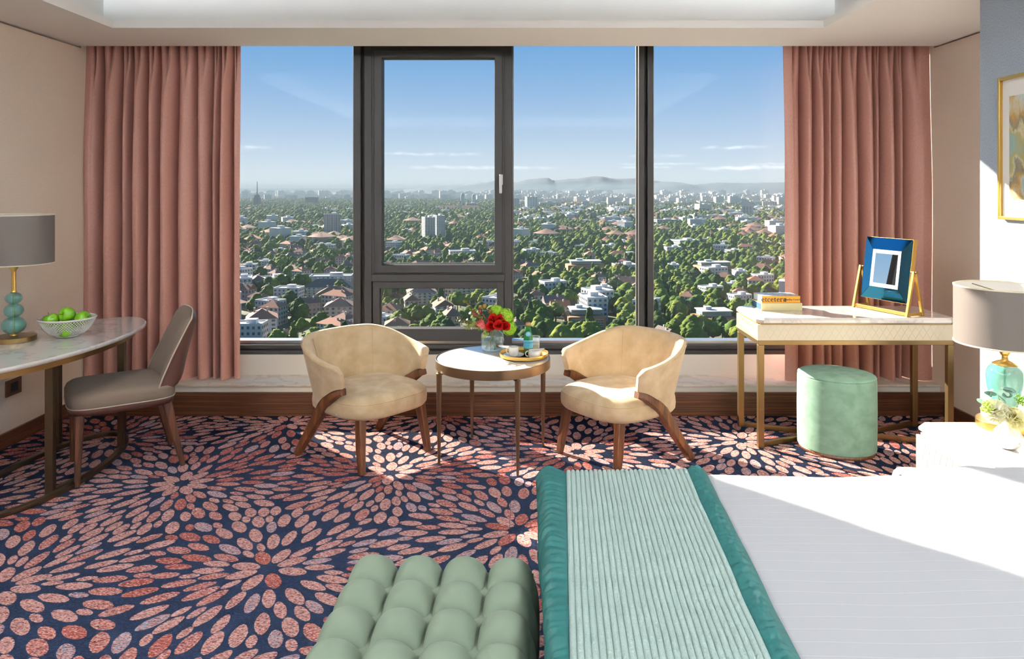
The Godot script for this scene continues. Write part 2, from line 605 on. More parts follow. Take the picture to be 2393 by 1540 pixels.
func room_shell() -> void:
	# floor with its woven carpet
	floor_carpet()
	# walls
	var m := MB.new()
	m.plain_box(Vector3(WL - 0.12, 1.225, (BACK - DO) / 2.0), Vector3(0.24, 2.45, BACK + DO))
	m.plain_box(Vector3(WL - 0.14, 2.58, (BACK - DO) / 2.0), Vector3(0.20, 0.26, BACK + DO))
	m.plain_box(Vector3(WL - 0.06, 2.58, -(DP + 0.02 + DO) / 2.0), Vector3(0.12, 0.26, DO - DP - 0.02))
	struct("wall_left", m, mats.wall, "beige linen-papered side wall behind the oval desk")
	m = MB.new()
	m.plain_box(Vector3(WR + 0.12, 1.225, (BACK - DO) / 2.0), Vector3(0.24, 2.45, BACK + DO))
	m.plain_box(Vector3(WR + 0.14, 2.58, (BACK - DO) / 2.0), Vector3(0.20, 0.26, BACK + DO))
	m.plain_box(Vector3(WR + 0.06, 2.58, -(DP + 0.02 + DO) / 2.0), Vector3(0.12, 0.26, DO - DP - 0.02))
	struct("wall_right", m, mats.wall, "beige linen-papered side wall behind the dressing table")
	m = MB.new()
	m.plain_box(Vector3((WG + WR) / 2.0, HC / 2.0, (BACK - DG) / 2.0), Vector3(WR - WG, HC, BACK + DG))
	struct("wall_headboard", m, mats.grey_wall, "grey-blue papered wall behind the bed")
	m = MB.new()
	m.plain_box(Vector3(0, 1.3, BACK + 0.12), Vector3(6.6, 2.8, 0.24))
	struct("wall_back", m, mats.wall)
	# ceiling: lower border, thin lip, recess and raised middle
	var c := struct_node("ceiling", "white ceiling with a recessed raised middle")
	var x0 := -2.45; var x1 := 1.81; var d0 := 4.357; var zb := 1.6
	m = MB.new()
	for r in [[-3.2, 3.05, -DP, -d0], [-3.2, 3.05, zb, BACK + 0.1], [-3.2, x0, -d0, zb], [x1, 3.05, -d0, zb]]:
		m.plain_box(Vector3((r[0] + r[1]) / 2.0, HC + 0.0225, (r[2] + r[3]) / 2.0), Vector3(r[1] - r[0], 0.045, r[3] - r[2]))
	part(c, "border", m, mats.ceiling)
	m = MB.new()
	var o := 0.12
	for r in [[-3.2, 3.05, -DP, -d0 - o], [-3.2, 3.05, zb + o, BACK + 0.1], [-3.2, x0 - o, -d0 - o, zb + o], [x1 + o, 3.05, -d0 - o, zb + o]]:
		m.plain_box(Vector3((r[0] + r[1]) / 2.0, HC + 0.155, (r[2] + r[3]) / 2.0), Vector3(r[1] - r[0], 0.22, r[3] - r[2]))
	part(c, "recess_wall", m, mats.ceiling)
	m = MB.new()
	m.plain_box(Vector3(0, 2.72, (BACK - DO) / 2.0), Vector3(6.5, 0.12, BACK + DO))
	part(c, "raised_panel", m, mats.ceiling)
	# skirting
	m = MB.new()
	m.box(Vector3(WL + 0.009, 0.045, (BACK - DW) / 2.0), Vector3(0.018, 0.09, BACK + DW), 0.003, 1)
	struct("baseboard_left", m, mats.zebra)
	m = MB.new()
	m.box(Vector3(WR - 0.009, 0.045, -(DG + DW) / 2.0), Vector3(0.018, 0.09, DW - DG), 0.003, 1)
	struct("baseboard_right", m, mats.zebra)

func floor_carpet() -> void:
	var X0 := -3.0; var XM := -0.05; var D0 := 1.30; var D1 := 4.85
	var N := 2048
	var cx := XM - X0
	var cd := D1 - D0
	# flower centres on a slanted lattice
	var cen := []
	for i in range(-6, 9):
		for j in range(-6, 5):
			var q := Vector2(-1.725, 3.65) + Vector2(1.0, 0.23) * i + Vector2(0.24, 0.96) * j
			if q.x > X0 - 0.8 and q.x < 3.7 and q.y > D0 - 0.8 and q.y < D1 + 0.8:
				cen.append(q + Vector2(sin(i * 7.1 + j * 3.3), cos(i * 2.7 + j * 5.9)) * 0.05)
	# petals: darts thrown with an oval spacing that points to the nearest centre
	var r := RandomNumberGenerator.new()
	r.seed = 12
	var cell := 0.14
	var hash_ := {}
	var petals := []    # [pos, dir angle, half length, half width, kind]
	var put := func(p: Vector2, ang: float, la: float, wb: float, k: int) -> void:
		var key := Vector2i(int(floor(p.x / cell)), int(floor(p.y / cell)))
		if not hash_.has(key): hash_[key] = []
		hash_[key].append(petals.size())
		petals.append([p, ang, la, wb, k])
	for q in cen:
		var n := r.randi_range(8, 9)
		var ph := r.randf() * TAU
		var kk := r.randi_range(0, 2)
		for i in n:
			var a := ph + TAU * (i + r.randf_range(-0.12, 0.12)) / n
			var rr := r.randf_range(0.09, 0.105)
			put.call(q + Vector2(cos(a), sin(a)) * rr, a, 0.060, 0.030, 0 if r.randf() < 0.6 else kk)
	var tone := FastNoiseLite.new()
	tone.seed = 4
	tone.frequency = 0.9
	for it in 150000:
		var small := it >= 95000       # afterwards little petals fill the gaps
		var p := Vector2(r.randf_range(X0 - 0.1, 2.95), r.randf_range(D0 - 0.1, D1 + 0.05))
		var best := 99.0
		var bc := Vector2.ZERO
		for q in cen:
			var dd: float = p.distance_squared_to(q)
			if dd < best:
				best = dd
				bc = q
		if best < 0.022: continue
		var dir := (p - bc).normalized()
		var key := Vector2i(int(floor(p.x / cell)), int(floor(p.y / cell)))
		var rad := sqrt(best)
		var L := lerpf(0.122, 0.100, clampf((rad - 0.3) / 0.35, 0, 1))
		var W := lerpf(0.051, 0.062, clampf((rad - 0.35) / 0.3, 0, 1))
		if small:
			L *= 0.68
			W *= 0.76
		var near := 9.0
		for gx in range(-1, 2):
			for gy in range(-1, 2):
				for id in hash_.get(key + Vector2i(gx, gy), []):
					var o: Array = petals[id]
					var e: Vector2 = o[0] - p
					var od := Vector2(cos(o[1]), sin(o[1]))
					var md: Vector2 = ((dir if dir.dot(od) > 0 else -dir) + od).normalized()
					var a1: float = e.dot(md) / (L * 0.5 + o[2] * 1.04)
					var a2: float = e.cross(md) / (W * 0.5 + o[3] * 1.1)
					near = minf(near, a1 * a1 + a2 * a2)
				if near < 0.84: break
			if near < 0.84: break
		if near > 0.84:
			var tv := tone.get_noise_2d(p.x, p.y) * 1.3 + r.randf_range(-0.35, 0.35)
			var kind := 0 if tv < 0.05 else (1 if tv < 0.36 else 2)
			if r.randf() < 0.10: kind = 3
			var g := clampf(sqrt(near), 0.95, 1.15)
			put.call(p, atan2(dir.y, dir.x), L * 0.5 * g, W * 0.46 * g, kind)
	# yarn colours: speckled tiles
	var tiles := []
	var pale := Color(0.80, 0.64, 0.60); var salmon := Color(0.64, 0.40, 0.36); var coral := Color(0.57, 0.27, 0.215); var wine := Color(0.29, 0.14, 0.16); var steel := Color(0.52, 0.58, 0.66)
	var mixes := [
		[[pale, 0.62], [salmon, 0.22], [wine, 0.16]],
		[[pale, 0.40], [salmon, 0.26], [coral, 0.16], [wine, 0.18]],
		[[coral, 0.38], [salmon, 0.24], [pale, 0.16], [wine, 0.22]],
		[[pale, 0.38], [steel, 0.30], [salmon, 0.18], [wine, 0.14]],
		[[Color(0.088, 0.112, 0.168), 0.56], [Color(0.16, 0.20, 0.285), 0.26], [Color(0.045, 0.058, 0.098), 0.18]],
	]
	for mx in mixes:
		var im := Image.create(512, 256, false, Image.FORMAT_RGBA8)
		for y in 256:
			var x := 0
			while x < 512:
				var w := r.randi_range(2, 6)
				var u := r.randf()
				var col: Color = mx[0][0]
				for e in mx:
					if u < e[1]:
						col = e[0]
						break
					u -= e[1]
				var b := r.randf_range(0.9, 1.08)
				im.fill_rect(Rect2i(x, y, w, 1 if r.randf() < 0.5 else 2), Color(col.r * b, col.g * b, col.b * b))
				x += w
		tiles.append(im)
	var texs := []
	for half in 2:
		var ox := X0 + cx * half
		var im := Image.create(N, N, false, Image.FORMAT_RGBA8)
		for ty in 8:
			for tx in 4:
				im.blit_rect(tiles[4], Rect2i(0, 0, 512, 256), Vector2i(tx * 512, ty * 256))
		var sx := N / cx
		var sy := N / cd
		for pe in petals:
			var c: Vector2 = pe[0]
			if c.x < ox - 0.12 or c.x > ox + cx + 0.12: continue
			var pts := []
			var ca := cos(pe[1]); var sa := sin(pe[1])
			for k in 14:
				var a := TAU * k / 14.0
				var u: float = pe[2] * cos(a)
				var v: float = pe[3] * sin(a) * (1.0 - 0.12 * cos(a) * cos(a)) * r.randf_range(0.93, 1.04)
				pts.append(Vector2((c.x + ca * u - sa * v - ox) * sx, (D1 - (c.y + sa * u + ca * v)) * sy))
			var y0 := 1e9; var y1 := -1e9
			for q in pts:
				y0 = minf(y0, q.y); y1 = maxf(y1, q.y)
			var so := Vector2i(r.randi_range(0, 300), r.randi_range(0, 255))
			for y in range(maxi(0, int(y0)), mini(N - 1, int(y1)) + 1):
				var xa := 1e9; var xb := -1e9
				var yc := y + 0.5
				for k in 14:
					var p1: Vector2 = pts[k]
					var p2: Vector2 = pts[(k + 1) % 14]
					if (p1.y <= yc) != (p2.y <= yc):
						var x := p1.x + (p2.x - p1.x) * (yc - p1.y) / (p2.y - p1.y)
						xa = minf(xa, x); xb = maxf(xb, x)
				var ia := maxi(0, int(xa)); var ib := mini(N - 1, int(xb))
				if ib > ia and xa < 1e8:
					im.blit_rect(tiles[pe[4]], Rect2i(so.x, (so.y + y) % 256, mini(ib - ia, 210), 1), Vector2i(ia, y))
		texs.append(ImageTexture.create_from_image(im))
	var f := struct_node("floor", "patterned wool carpet of pink petals on navy")
	var slab := MB.new()
	slab.plain_box(Vector3(0, -0.11, (BACK - DO) / 2.0), Vector3(6.6, 0.2, BACK + DO + 0.2))
	part(f, "slab", slab, mats.ceiling)
	for k in 2:
		var m := MB.new()
		var xa := X0 + cx * k
		var xb := xa + cx
		for row in 3:
			var da: float = [D0, D0 - cd, -BACK][row]
			var db: float = [D1, D0, D0 - cd][row]
			if db <= da: continue
			m.face([Vector3(xa, 0, -da), Vector3(xb, 0, -da), Vector3(xb, 0, -db), Vector3(xa, 0, -db)],
				[Vector2(0, (D1 - da) / cd), Vector2(1, (D1 - da) / cd), Vector2(1, (D1 - db) / cd), Vector2(0, (D1 - db) / cd)])
		part(f, "carpet", m, M(Color(0.93, 0.93, 0.94), 0.98, 0.0, {"tex": texs[k], "spec": 0.1}))

# ------------------------------------------------------------------ the window wall
func wy(y: float) -> float:       # height at the window plane of a row of the photograph
	return EYE - (y - VY) / F * WD

func wx(x: float) -> float:
	return (x - VX) / F * WD

func window_wall() -> void:
	var m := MB.new()
	m.plain_box(Vector3(0, 0.067, -(DW + 0.01 + DO) / 2.0), Vector3(5.9, 0.134, DO - DW - 0.01))
	m.plain_box(Vector3(0, 0.23, -(5.112 + DO) / 2.0), Vector3(5.9, 0.20, DO - 5.112))
	struct("wall_window", m, mats.panel_white, "white panel under the window frame")
	m = MB.new()
	m.plain_box(Vector3(-0.05, 0.155, -(DL + 0.014 + 5.112) / 2.0), Vector3(5.75, 0.042, 5.112 - DL - 0.014))
	struct("trim_1", m, mats.panel_white, "white upstand below the marble ledge")
	m = MB.new()
	m.box(Vector3(-0.05, 0.183, -(DL + 5.115) / 2.0), Vector3(5.75, 0.014, 5.115 - DL), 0.003, 1)
	struct("window_ledge", m, mats.ledge, "marble window ledge")
	m = MB.new()
	m.box(Vector3(-0.05, 0.0765, -DW - 0.012), Vector3(5.75, 0.153, 0.024), 0.002, 1)
	struct("baseboard_window", m, mats.zebra, "striped dark wood plinth under the window")

	var w := struct_node("window_1", "wide window with dark grey metal frames")
	w.position.z = -0.145
	# bottom rail: sloping sill strip, two dark rails with a groove
	m = MB.new()
	m.box(Vector3(0, wy(806), -5.085), Vector3(5.9, 0.045, 0.09), 0.004, 1)
	part(w, "sill_strip", m, mats.alu, "pale sunlit metal sill strip")
	m = MB.new()
	m.box(Vector3(0, wy(811), -5.06), Vector3(5.9, 0.03, 0.13), 0.004, 1)
	part(w, "bottom_rail", m, mats.frame)
	m = MB.new()
	m.box(Vector3(0, wy(825), -5.055), Vector3(5.9, 0.036, 0.15), 0.004, 1)
	part(w, "bottom_rail", m, mats.frame)
	m = MB.new()
	m.plain_box(Vector3(0, wy(818), -5.075), Vector3(5.9, 0.03, 0.13))
	part(w, "rail_groove", m, mats.gasket)
	m = MB.new()
	m.box(Vector3(0, 2.64, -5.07), Vector3(5.9, 0.055, 0.13), 0.003, 1)
	part(w, "head_rail", m, mats.frame)
	# mullions: pairs of uprights with a dark groove between
	for mu in [[825, 868], [1178, 1196], [1493, 1527], [440, 470], [1960, 1990]]:
		var a := wx(mu[0]); var b := wx(mu[1])
		var wd := b - a
		var p := MB.new()
		var yy := (0.34 + 2.66) / 2.0
		var hh := 2.66 - 0.34
		if wd > 0.06:
			p.box(Vector3(a + wd * 0.20, yy, -5.065), Vector3(wd * 0.40, hh, 0.13), 0.004, 1)
			p.box(Vector3(b - wd * 0.20, yy, -5.065), Vector3(wd * 0.40, hh, 0.13), 0.004, 1)
			p.box(Vector3((a + b) / 2.0, yy, -5.09), Vector3(wd * 0.4, hh, 0.08), 0.002, 1)
		else:
			p.box(Vector3((a + b) / 2.0, yy, -5.065), Vector3(wd, hh, 0.13), 0.004, 1)
		var mp := part(w, "mullion", p, mats.frame)
		for e in [a - 0.006, b + 0.006]:
			var g := MB.new()
			g.box(Vector3(e, (0.43 + 2.66) / 2.0, -5.062), Vector3(0.012, 2.66 - 0.43, 0.03), 0.002, 1)
			part(mp, "glazing_bead", g, mats.frame_light)
	# hinged sash in the second bay
	var sa := wx(868); var sb := wx(1180)
	m = MB.new()
	frame_rect(m, sa, sb, wy(641), wy(111), 0.022, 0.13, -5.06)
	m.box(Vector3((sa + sb) / 2.0, (wy(111) + 2.64) / 2.0, -5.06), Vector3(sb - sa, 2.64 - wy(111), 0.12), 0.004, 1)
	part(w, "casing", m, mats.frame)
	m = MB.new()
	frame_rect(m, sa + 0.022, sb - 0.018, wy(637), wy(118), 0.055, 0.10, -5.025)
	var sash := part(w, "sash", m, mats.frame)
	m = MB.new()
	m.box(Vector3((sa + sb) / 2.0, wy(649.5), -5.05), Vector3(sb - sa, wy(641) - wy(658), 0.13), 0.004, 1)
	part(w, "transom", m, mats.frame)
	m = MB.new()
	frame_rect(m, sa + 0.008, sb - 0.008, wy(797), wy(658), 0.05, 0.10, -5.045, 0.085)
	var lower := part(w, "lower_frame", m, mats.frame)
	m = MB.new()
	frame_rect(m, wx(889), wx(1160), wy(617), wy(136), 0.006, 0.02, -5.035)
	part(sash, "glazing_bead", m, mats.frame_light)
	m = MB.new()
	frame_rect(m, wx(887), wx(1164), wy(772), wy(656), 0.006, 0.02, -5.05)
	part(lower, "glazing_bead", m, mats.frame_light)
	# handle on the sash
	var h := MB.new()
	h.box(Vector3(wx(1171), wy(420), -4.972), Vector3(0.026, 0.075, 0.012), 0.005, 2)
	h.box(Vector3(wx(1171), wy(416), -4.955), Vector3(0.018, 0.02, 0.03), 0.005, 2)
	h.box(Vector3(wx(1170.5), wy(430), -4.938), Vector3(0.02, 0.135, 0.014), 0.006, 2)
	part(sash, "handle", h, mats.alu, "brushed metal window handle")
	# panes
	var panes := [[-2.98, wx(825), 0.415, 2.65], [wx(889), wx(1160), wy(617), wy(136)], [wx(887), wx(1164), wy(772), wy(656)], [wx(1196), wx(1493), 0.415, 2.65], [wx(1527), 2.79, 0.415, 2.65]]
	for q in panes:
		var g := MB.new()
		g.face([Vector3(q[0], q[2], -5.06), Vector3(q[1], q[2], -5.06), Vector3(q[1], q[3], -5.06), Vector3(q[0], q[3], -5.06)])
		part(w, "pane", g, mats.pane)

func frame_rect(m: MB, a: float, b: float, y0: float, y1: float, w: float, dep: float, z: float, foot := 0.0) -> void:
	var fw := foot if foot > 0.0 else w
	m.box(Vector3(a + w / 2.0, (y0 + y1) / 2.0, z), Vector3(w, y1 - y0, dep), 0.004, 1)
	m.box(Vector3(b - w / 2.0, (y0 + y1) / 2.0, z), Vector3(w, y1 - y0, dep), 0.004, 1)
	m.box(Vector3((a + b) / 2.0, y0 + fw / 2.0, z), Vector3(b - a - w * 1.8, fw, dep), 0.004, 1)
	m.box(Vector3((a + b) / 2.0, y1 - w / 2.0, z), Vector3(b - a - w * 1.8, w, dep), 0.004, 1)

# ------------------------------------------------------------------ curtains
func curtains() -> void:
	for k in 2:
		var xa: float = [WL + 0.001, 1.79][k]
		var xb: float = [-1.935, WR - 0.001][k]
		var r := RandomNumberGenerator.new()
		r.seed = 40 + k
		# rounded columns of cloth with narrow valleys between; each keeps its own width, depth and lean
		var n := 11
		var pos := []
		var acc := 0.0
		for i in n:
			pos.append(acc)
			acc += r.randf_range(0.42, 1.6)
		pos.append(acc)
		var dep := []
		var lean := []
		var ridge := []
		for i in n + 1:
			dep.append(r.randf_range(0.8, 1.1))
			lean.append(r.randf_range(-0.022, 0.022))
			ridge.append(r.randf_range(-0.25, 0.45))
		var mesh := MB.new()
		mesh.grid(n * 22, 30, func(u, v):
			var s: float = u * n
			var i := mini(int(s), n - 1)
			var fr: float = s - i
			var x: float = lerpf(pos[i], pos[i + 1], fr) / acc
			var wid: float = (pos[i + 1] - pos[i]) / acc * (xb - xa)
			var A: float = clampf(wid * 1.7, 0.10, 0.147) * dep[i] * lerpf(1.0, 0.72, ss(0.55, 1.0, v))
			var hump: float = pow(absf(sin(PI * fr)), 1.5) + ridge[i] * 0.35 * sin(TAU * fr + 1.3 * sin(v * 2.6 + i)) * sin(PI * fr)
			var pinch: float = ss(0.80, 0.95, v)
			hump = lerpf(hump, 0.62 * pow(absf(sin(TAU * fr)), 0.7) + 0.25 * absf(sin(PI * fr)), pinch)
			if i == 0 and fr < 0.5 or i == n - 1 and fr > 0.5:
				hump = lerpf(hump, 1.0, 0.88)       # the free edges hang forward
			var sway: float = lerpf(lean[i], lean[i + 1], fr) * sin(v * PI * 0.9 + 0.3) * sin(u * PI)
			var xx: float = lerpf(xa, xb, x) + sway * (0.0 if (k == 0 and i == 0) or (k == 1 and i == n - 1) else 1.0) - 0.07 * wid * sin(TAU * fr) * (1.0 - pinch)
			var zz: float = -5.075 + minf(A * clampf(hump, -0.05, 1.25), 0.148) + 0.004 * sin(v * 11.0 + i * 2.3 + fr * 5.0)
			return Vector3(clampf(xx, xa, xb), lerpf(0.194, 2.64, v), zz))
		single("curtain", mesh, mats.curtain, ["dusty pink velvet curtain hanging left of the window behind the desk chair", "dusty pink velvet curtain hanging right of the window behind the dressing table"][k], "curtain", Vector3.ZERO, 0.0, "pink velvet curtains at the window")

# ------------------------------------------------------------------ furniture
func furniture() -> void:
	oval_desk()
	desk_lamp()
	fruit_bowl()
	wall_socket()
	desk_chair()
	armchair(Vector3(-0.868, 0, -4.137), atan2(0.757, 0.655), "cream velvet armchair with walnut legs left of the round table")
	armchair(Vector3(0.552, 0, -4.09), atan2(-0.80, 0.60), "cream velvet armchair with walnut legs right of the round table")
	round_table()
	flowers_on_table()
	tray_set()
	vanity()
	books()
	table_mirror()
	stool()
	nightstand()
	bedside_lamp()
	bud_vase()
	bed()
	bench()
	picture()

func oval_desk() -> void:
	var t := thing("oval_desk", "oval white marble desk on bronze legs against the left wall", "desk", Vector3(-2.475, 0, -3.8))
	var ol := ellipse(0.315, 0.74, 64, 2.0, Vector2.ZERO, 0.05)
	var m := MB.new()
	m.ringed(ol, [Vector2(-0.012, 0.676), Vector2(-0.001, 0.680), Vector2(0, 0.690), Vector2(-0.001, 0.6965), Vector2(-0.008, 0.70)])
	part(t, "marble_top", m, mats.marble)
	m = MB.new()
	var ins := ellipse(0.27, 0.66, 64, 2.0, Vector2.ZERO, 0.05)
	m.ringed(ins, [Vector2(0, 0.640), Vector2(0, 0.6755)], false, false)
	m.ringed(ins, [Vector2(-0.025, 0.6755), Vector2(-0.025, 0.640)], false, false)
	m.ringed(ins, [Vector2(-0.025, 0.640), Vector2(0, 0.640)], false, false)
	part(t, "apron", m, mats.brass_dark)
	for q in [Vector2(0.168, 0.235), Vector2(0.175, -0.39), Vector2(-0.215, -0.42), Vector2(-0.23, 0.40)]:
		m = MB.new()
		m.box(Vector3(q.x, 0.32, q.y), Vector3(0.040, 0.64, 0.030), 0.003, 1)
		part(t, "leg", m, mats.bronze_dark)
	for e in 2:
		var pts := []
		for k in 17:
			var a := lerpf(-0.30, PI + 0.30, k / 16.0)
			var q := Vector2(0.235 * cos(a), (0.60 if e == 0 else 0.62) * sin(a) * (0.9 if e == 0 else -1.0))
			if e == 0 and k == 0: q = Vector2(0.168, 0.235)
			pts.append(Vector3(q.x, 0.012, q.y))
		m = MB.new()
		var ws := []; var hs := []
		for k in 17:
			ws.append(0.024); hs.append(0.034)
		m.strip(pts, Vector3.UP, ws, hs, 0.12, 1)
		part(t, "floor_bar", m, mats.bronze_dark)

func desk_lamp() -> void:
	var t := thing("table_lamp", "table lamp with three stacked teal glass balls on the oval desk", "lamp", Vector3(-2.672, 0.70, -3.83))
	var m := MB.new()
	m.lathe([Vector2(0, 0.0005), Vector2(0.099, 0.0005), Vector2(0.1, 0.002), Vector2(0.1, 0.024), Vector2(0.098, 0.026), Vector2(0, 0.0265)], 48, Vector3(0.012, 0, 0.012))
	part(t, "base", m, mats.brass_dark)
	m = MB.new()
	m.lathe([Vector2(0.016, 0.026), Vector2(0.016, 0.034), Vector2(0.005, 0.036), Vector2(0.005, 0.25), Vector2(0.014, 0.252), Vector2(0.0155, 0.256), Vector2(0.011, 0.262), Vector2(0.0105, 0.36), Vector2(0.012, 0.368), Vector2(0.02, 0.378), Vector2(0.0235, 0.392), Vector2(0.0235, 0.404), Vector2(0.0, 0.406)], 24)
	part(t, "stem", m, mats.brass)
	for b in [[0.0795, 0.0575, 0.0465], [0.157, 0.0465, 0.0375], [0.2215, 0.040, 0.032]]:
		m = MB.new()
		m.ball(Vector3(0, b[0], 0), Vector3(b[1], b[2], b[1]), 28, 18)
		part(t, "glass_ball", m, mats.teal_glass, "teal bubble glass ball")
	drum_shade(t, 0.183, 0.404, 0.66, 0.0)

func drum_shade(t: Node3D, r: float, y0: float, y1: float, taper: float) -> void:
	var m := MB.new()
	m.lathe([Vector2(r, y0), Vector2(r - taper, y1)], 64)
	var sh := part(t, "shade", m, mats.shade)
	m = MB.new()
	m.lathe([Vector2(r - 0.002 - taper, y1), Vector2(r - 0.002, y0)], 64)
	part(sh, "shade_lining", m, mats.shade_in)
	for y in [y0, y1]:
		m = MB.new()
		var rr: float = r if y == y0 else r - taper
		m.lathe([Vector2(rr - 0.003, y - 0.003), Vector2(rr + 0.0015, y - 0.003), Vector2(rr + 0.0015, y + 0.003), Vector2(rr - 0.003, y + 0.003), Vector2(rr - 0.003, y - 0.003)], 64)
		part(sh, "shade_trim", m, mats.cream_leather)
	m = MB.new()
	for k in 3:
		var a := TAU * k / 3.0 + 0.4
		m.tube([Vector3(0, y1 - 0.03, 0), Vector3(cos(a) * (r - taper), y1 - 0.012, sin(a) * (r - taper))], 0.0022, 6)
	m.tube([Vector3(0, y0, 0), Vector3(0, y1 - 0.03, 0)], 0.005, 8)
	part(t, "spider", m, mats.brass_dark)
	m = MB.new()
	m.lathe([Vector2(0.0, y0 + 0.05), Vector2(0.015, y0 + 0.055), Vector2(0.02, y0 + 0.08), Vector2(0.028, y0 + 0.11), Vector2(0.022, y0 + 0.135), Vector2(0.0, y0 + 0.145)], 16)
	part(t, "bulb", m, mats.porcelain)

func fruit_bowl() -> void:
	var at := Vector3(-2.452, 0.70, -3.93)
	var t := thing("fruit_bowl", "white openwork bowl of green apples on the oval desk", "bowl", at)
	var prof := func(v: float) -> Vector2:
		return Vector2(lerpf(0.062, 0.138, pow(v, 0.62)), 0.014 + 0.086 * pow(v, 1.25))
	var m := MB.new()
	for dirn in [-1.0, 1.0]:
		for k in 56:
			var pts := []
			for i in 9:
				var v := i / 8.0
				var p: Vector2 = prof.call(v)
				var a: float = TAU * k / 56.0 + dirn * v * 0.75
				pts.append(Vector3(p.x * cos(a), p.y, p.x * sin(a)))
			m.tube(pts, 0.0019, 4, false)
	part(t, "lattice", m, mats.porcelain)
	m = MB.new()
	var ring := []
	m.lathe([Vector2(0.0, 0.0005), Vector2(0.054, 0.0005), Vector2(0.058, 0.003), Vector2(0.064, 0.015), Vector2(0.060, 0.018), Vector2(0.0, 0.012)], 40)
	part(t, "foot", m, mats.porcelain)
	m = MB.new()
	m.lathe([Vector2(0.133, 0.098), Vector2(0.138, 0.0955), Vector2(0.1425, 0.1), Vector2(0.139, 0.1055), Vector2(0.134, 0.104), Vector2(0.133, 0.098)], 56)
	part(t, "rim", m, mats.porcelain)
	var green := M(Color(1, 1, 1), 0.28, 0.0, {"tex": noise_tex(256, 0.03, [0.2, Color(0.36, 0.60, 0.05), 0.7, Color(0.47, 0.70, 0.08), 1.0, Color(0.58, 0.76, 0.2)], {"seed": 61}), "tri": Vector3(6, 6, 6), "coat": 0.4})
	var am := MB.new()
	am.lathe([Vector2(0.002, -0.030), Vector2(0.010, -0.034), Vector2(0.022, -0.033), Vector2(0.034, -0.021), Vector2(0.0405, -0.003), Vector2(0.040, 0.014), Vector2(0.033, 0.028), Vector2(0.022, 0.034), Vector2(0.012, 0.033), Vector2(0.005, 0.027), Vector2(0.0005, 0.022)], 24)
	var amesh := am.mesh()
	var sm := MB.new()
	sm.tube([Vector3(0, 0.02, 0), Vector3(0.001, 0.034, 0), Vector3(0.005, 0.047, 0.002)], [0.0016, 0.0013, 0.002], 6)
	var smesh := sm.mesh()
	var labels := ["green apple with an upright stem at the left of the bowl", "largest green apple in the middle of the bowl", "green apple with its stem turned to the right of the bowl", "green apple lying low at the back of the bowl", "green apple lying low at the front of the bowl"]
	var spots := [[Vector3(-0.078, 0.088, 0.016), Vector3(0.1, 0, 0.35)], [Vector3(-0.002, 0.116, -0.004), Vector3(1.3, 0, 0.4)], [Vector3(0.078, 0.092, -0.01), Vector3(0.5, 0.3, -1.0)], [Vector3(-0.005, 0.070, -0.078), Vector3(0.2, 0, 0.1)], [Vector3(0.028, 0.050, 0.062), Vector3(1.7, 0, 0.3)]]
	for k in 5:
		var a := thing("apple", labels[k], "apple", at + spots[k][0], 0.0, "green apples in the white bowl")
		a.rotation = spots[k][1]
		part(a, "fruit", amesh, green)
		part(a, "stem", smesh, mats.wood_dark)

func wall_socket() -> void:
	var t := thing("wall_socket", "bronze wall socket plate under the oval desk", "socket", Vector3(WL, 0.335, -4.27))
	var m := MB.new()
	m.box(Vector3(0.005, 0, 0), Vector3(0.01, 0.095, 0.13), 0.003, 1)
	part(t, "plate", m, mats.bronze)
	m = MB.new()
	m.box(Vector3(0.0085, 0.0, 0), Vector3(0.007, 0.055, 0.06), 0.002, 1)
	part(t, "insert", m, mats.gasket)

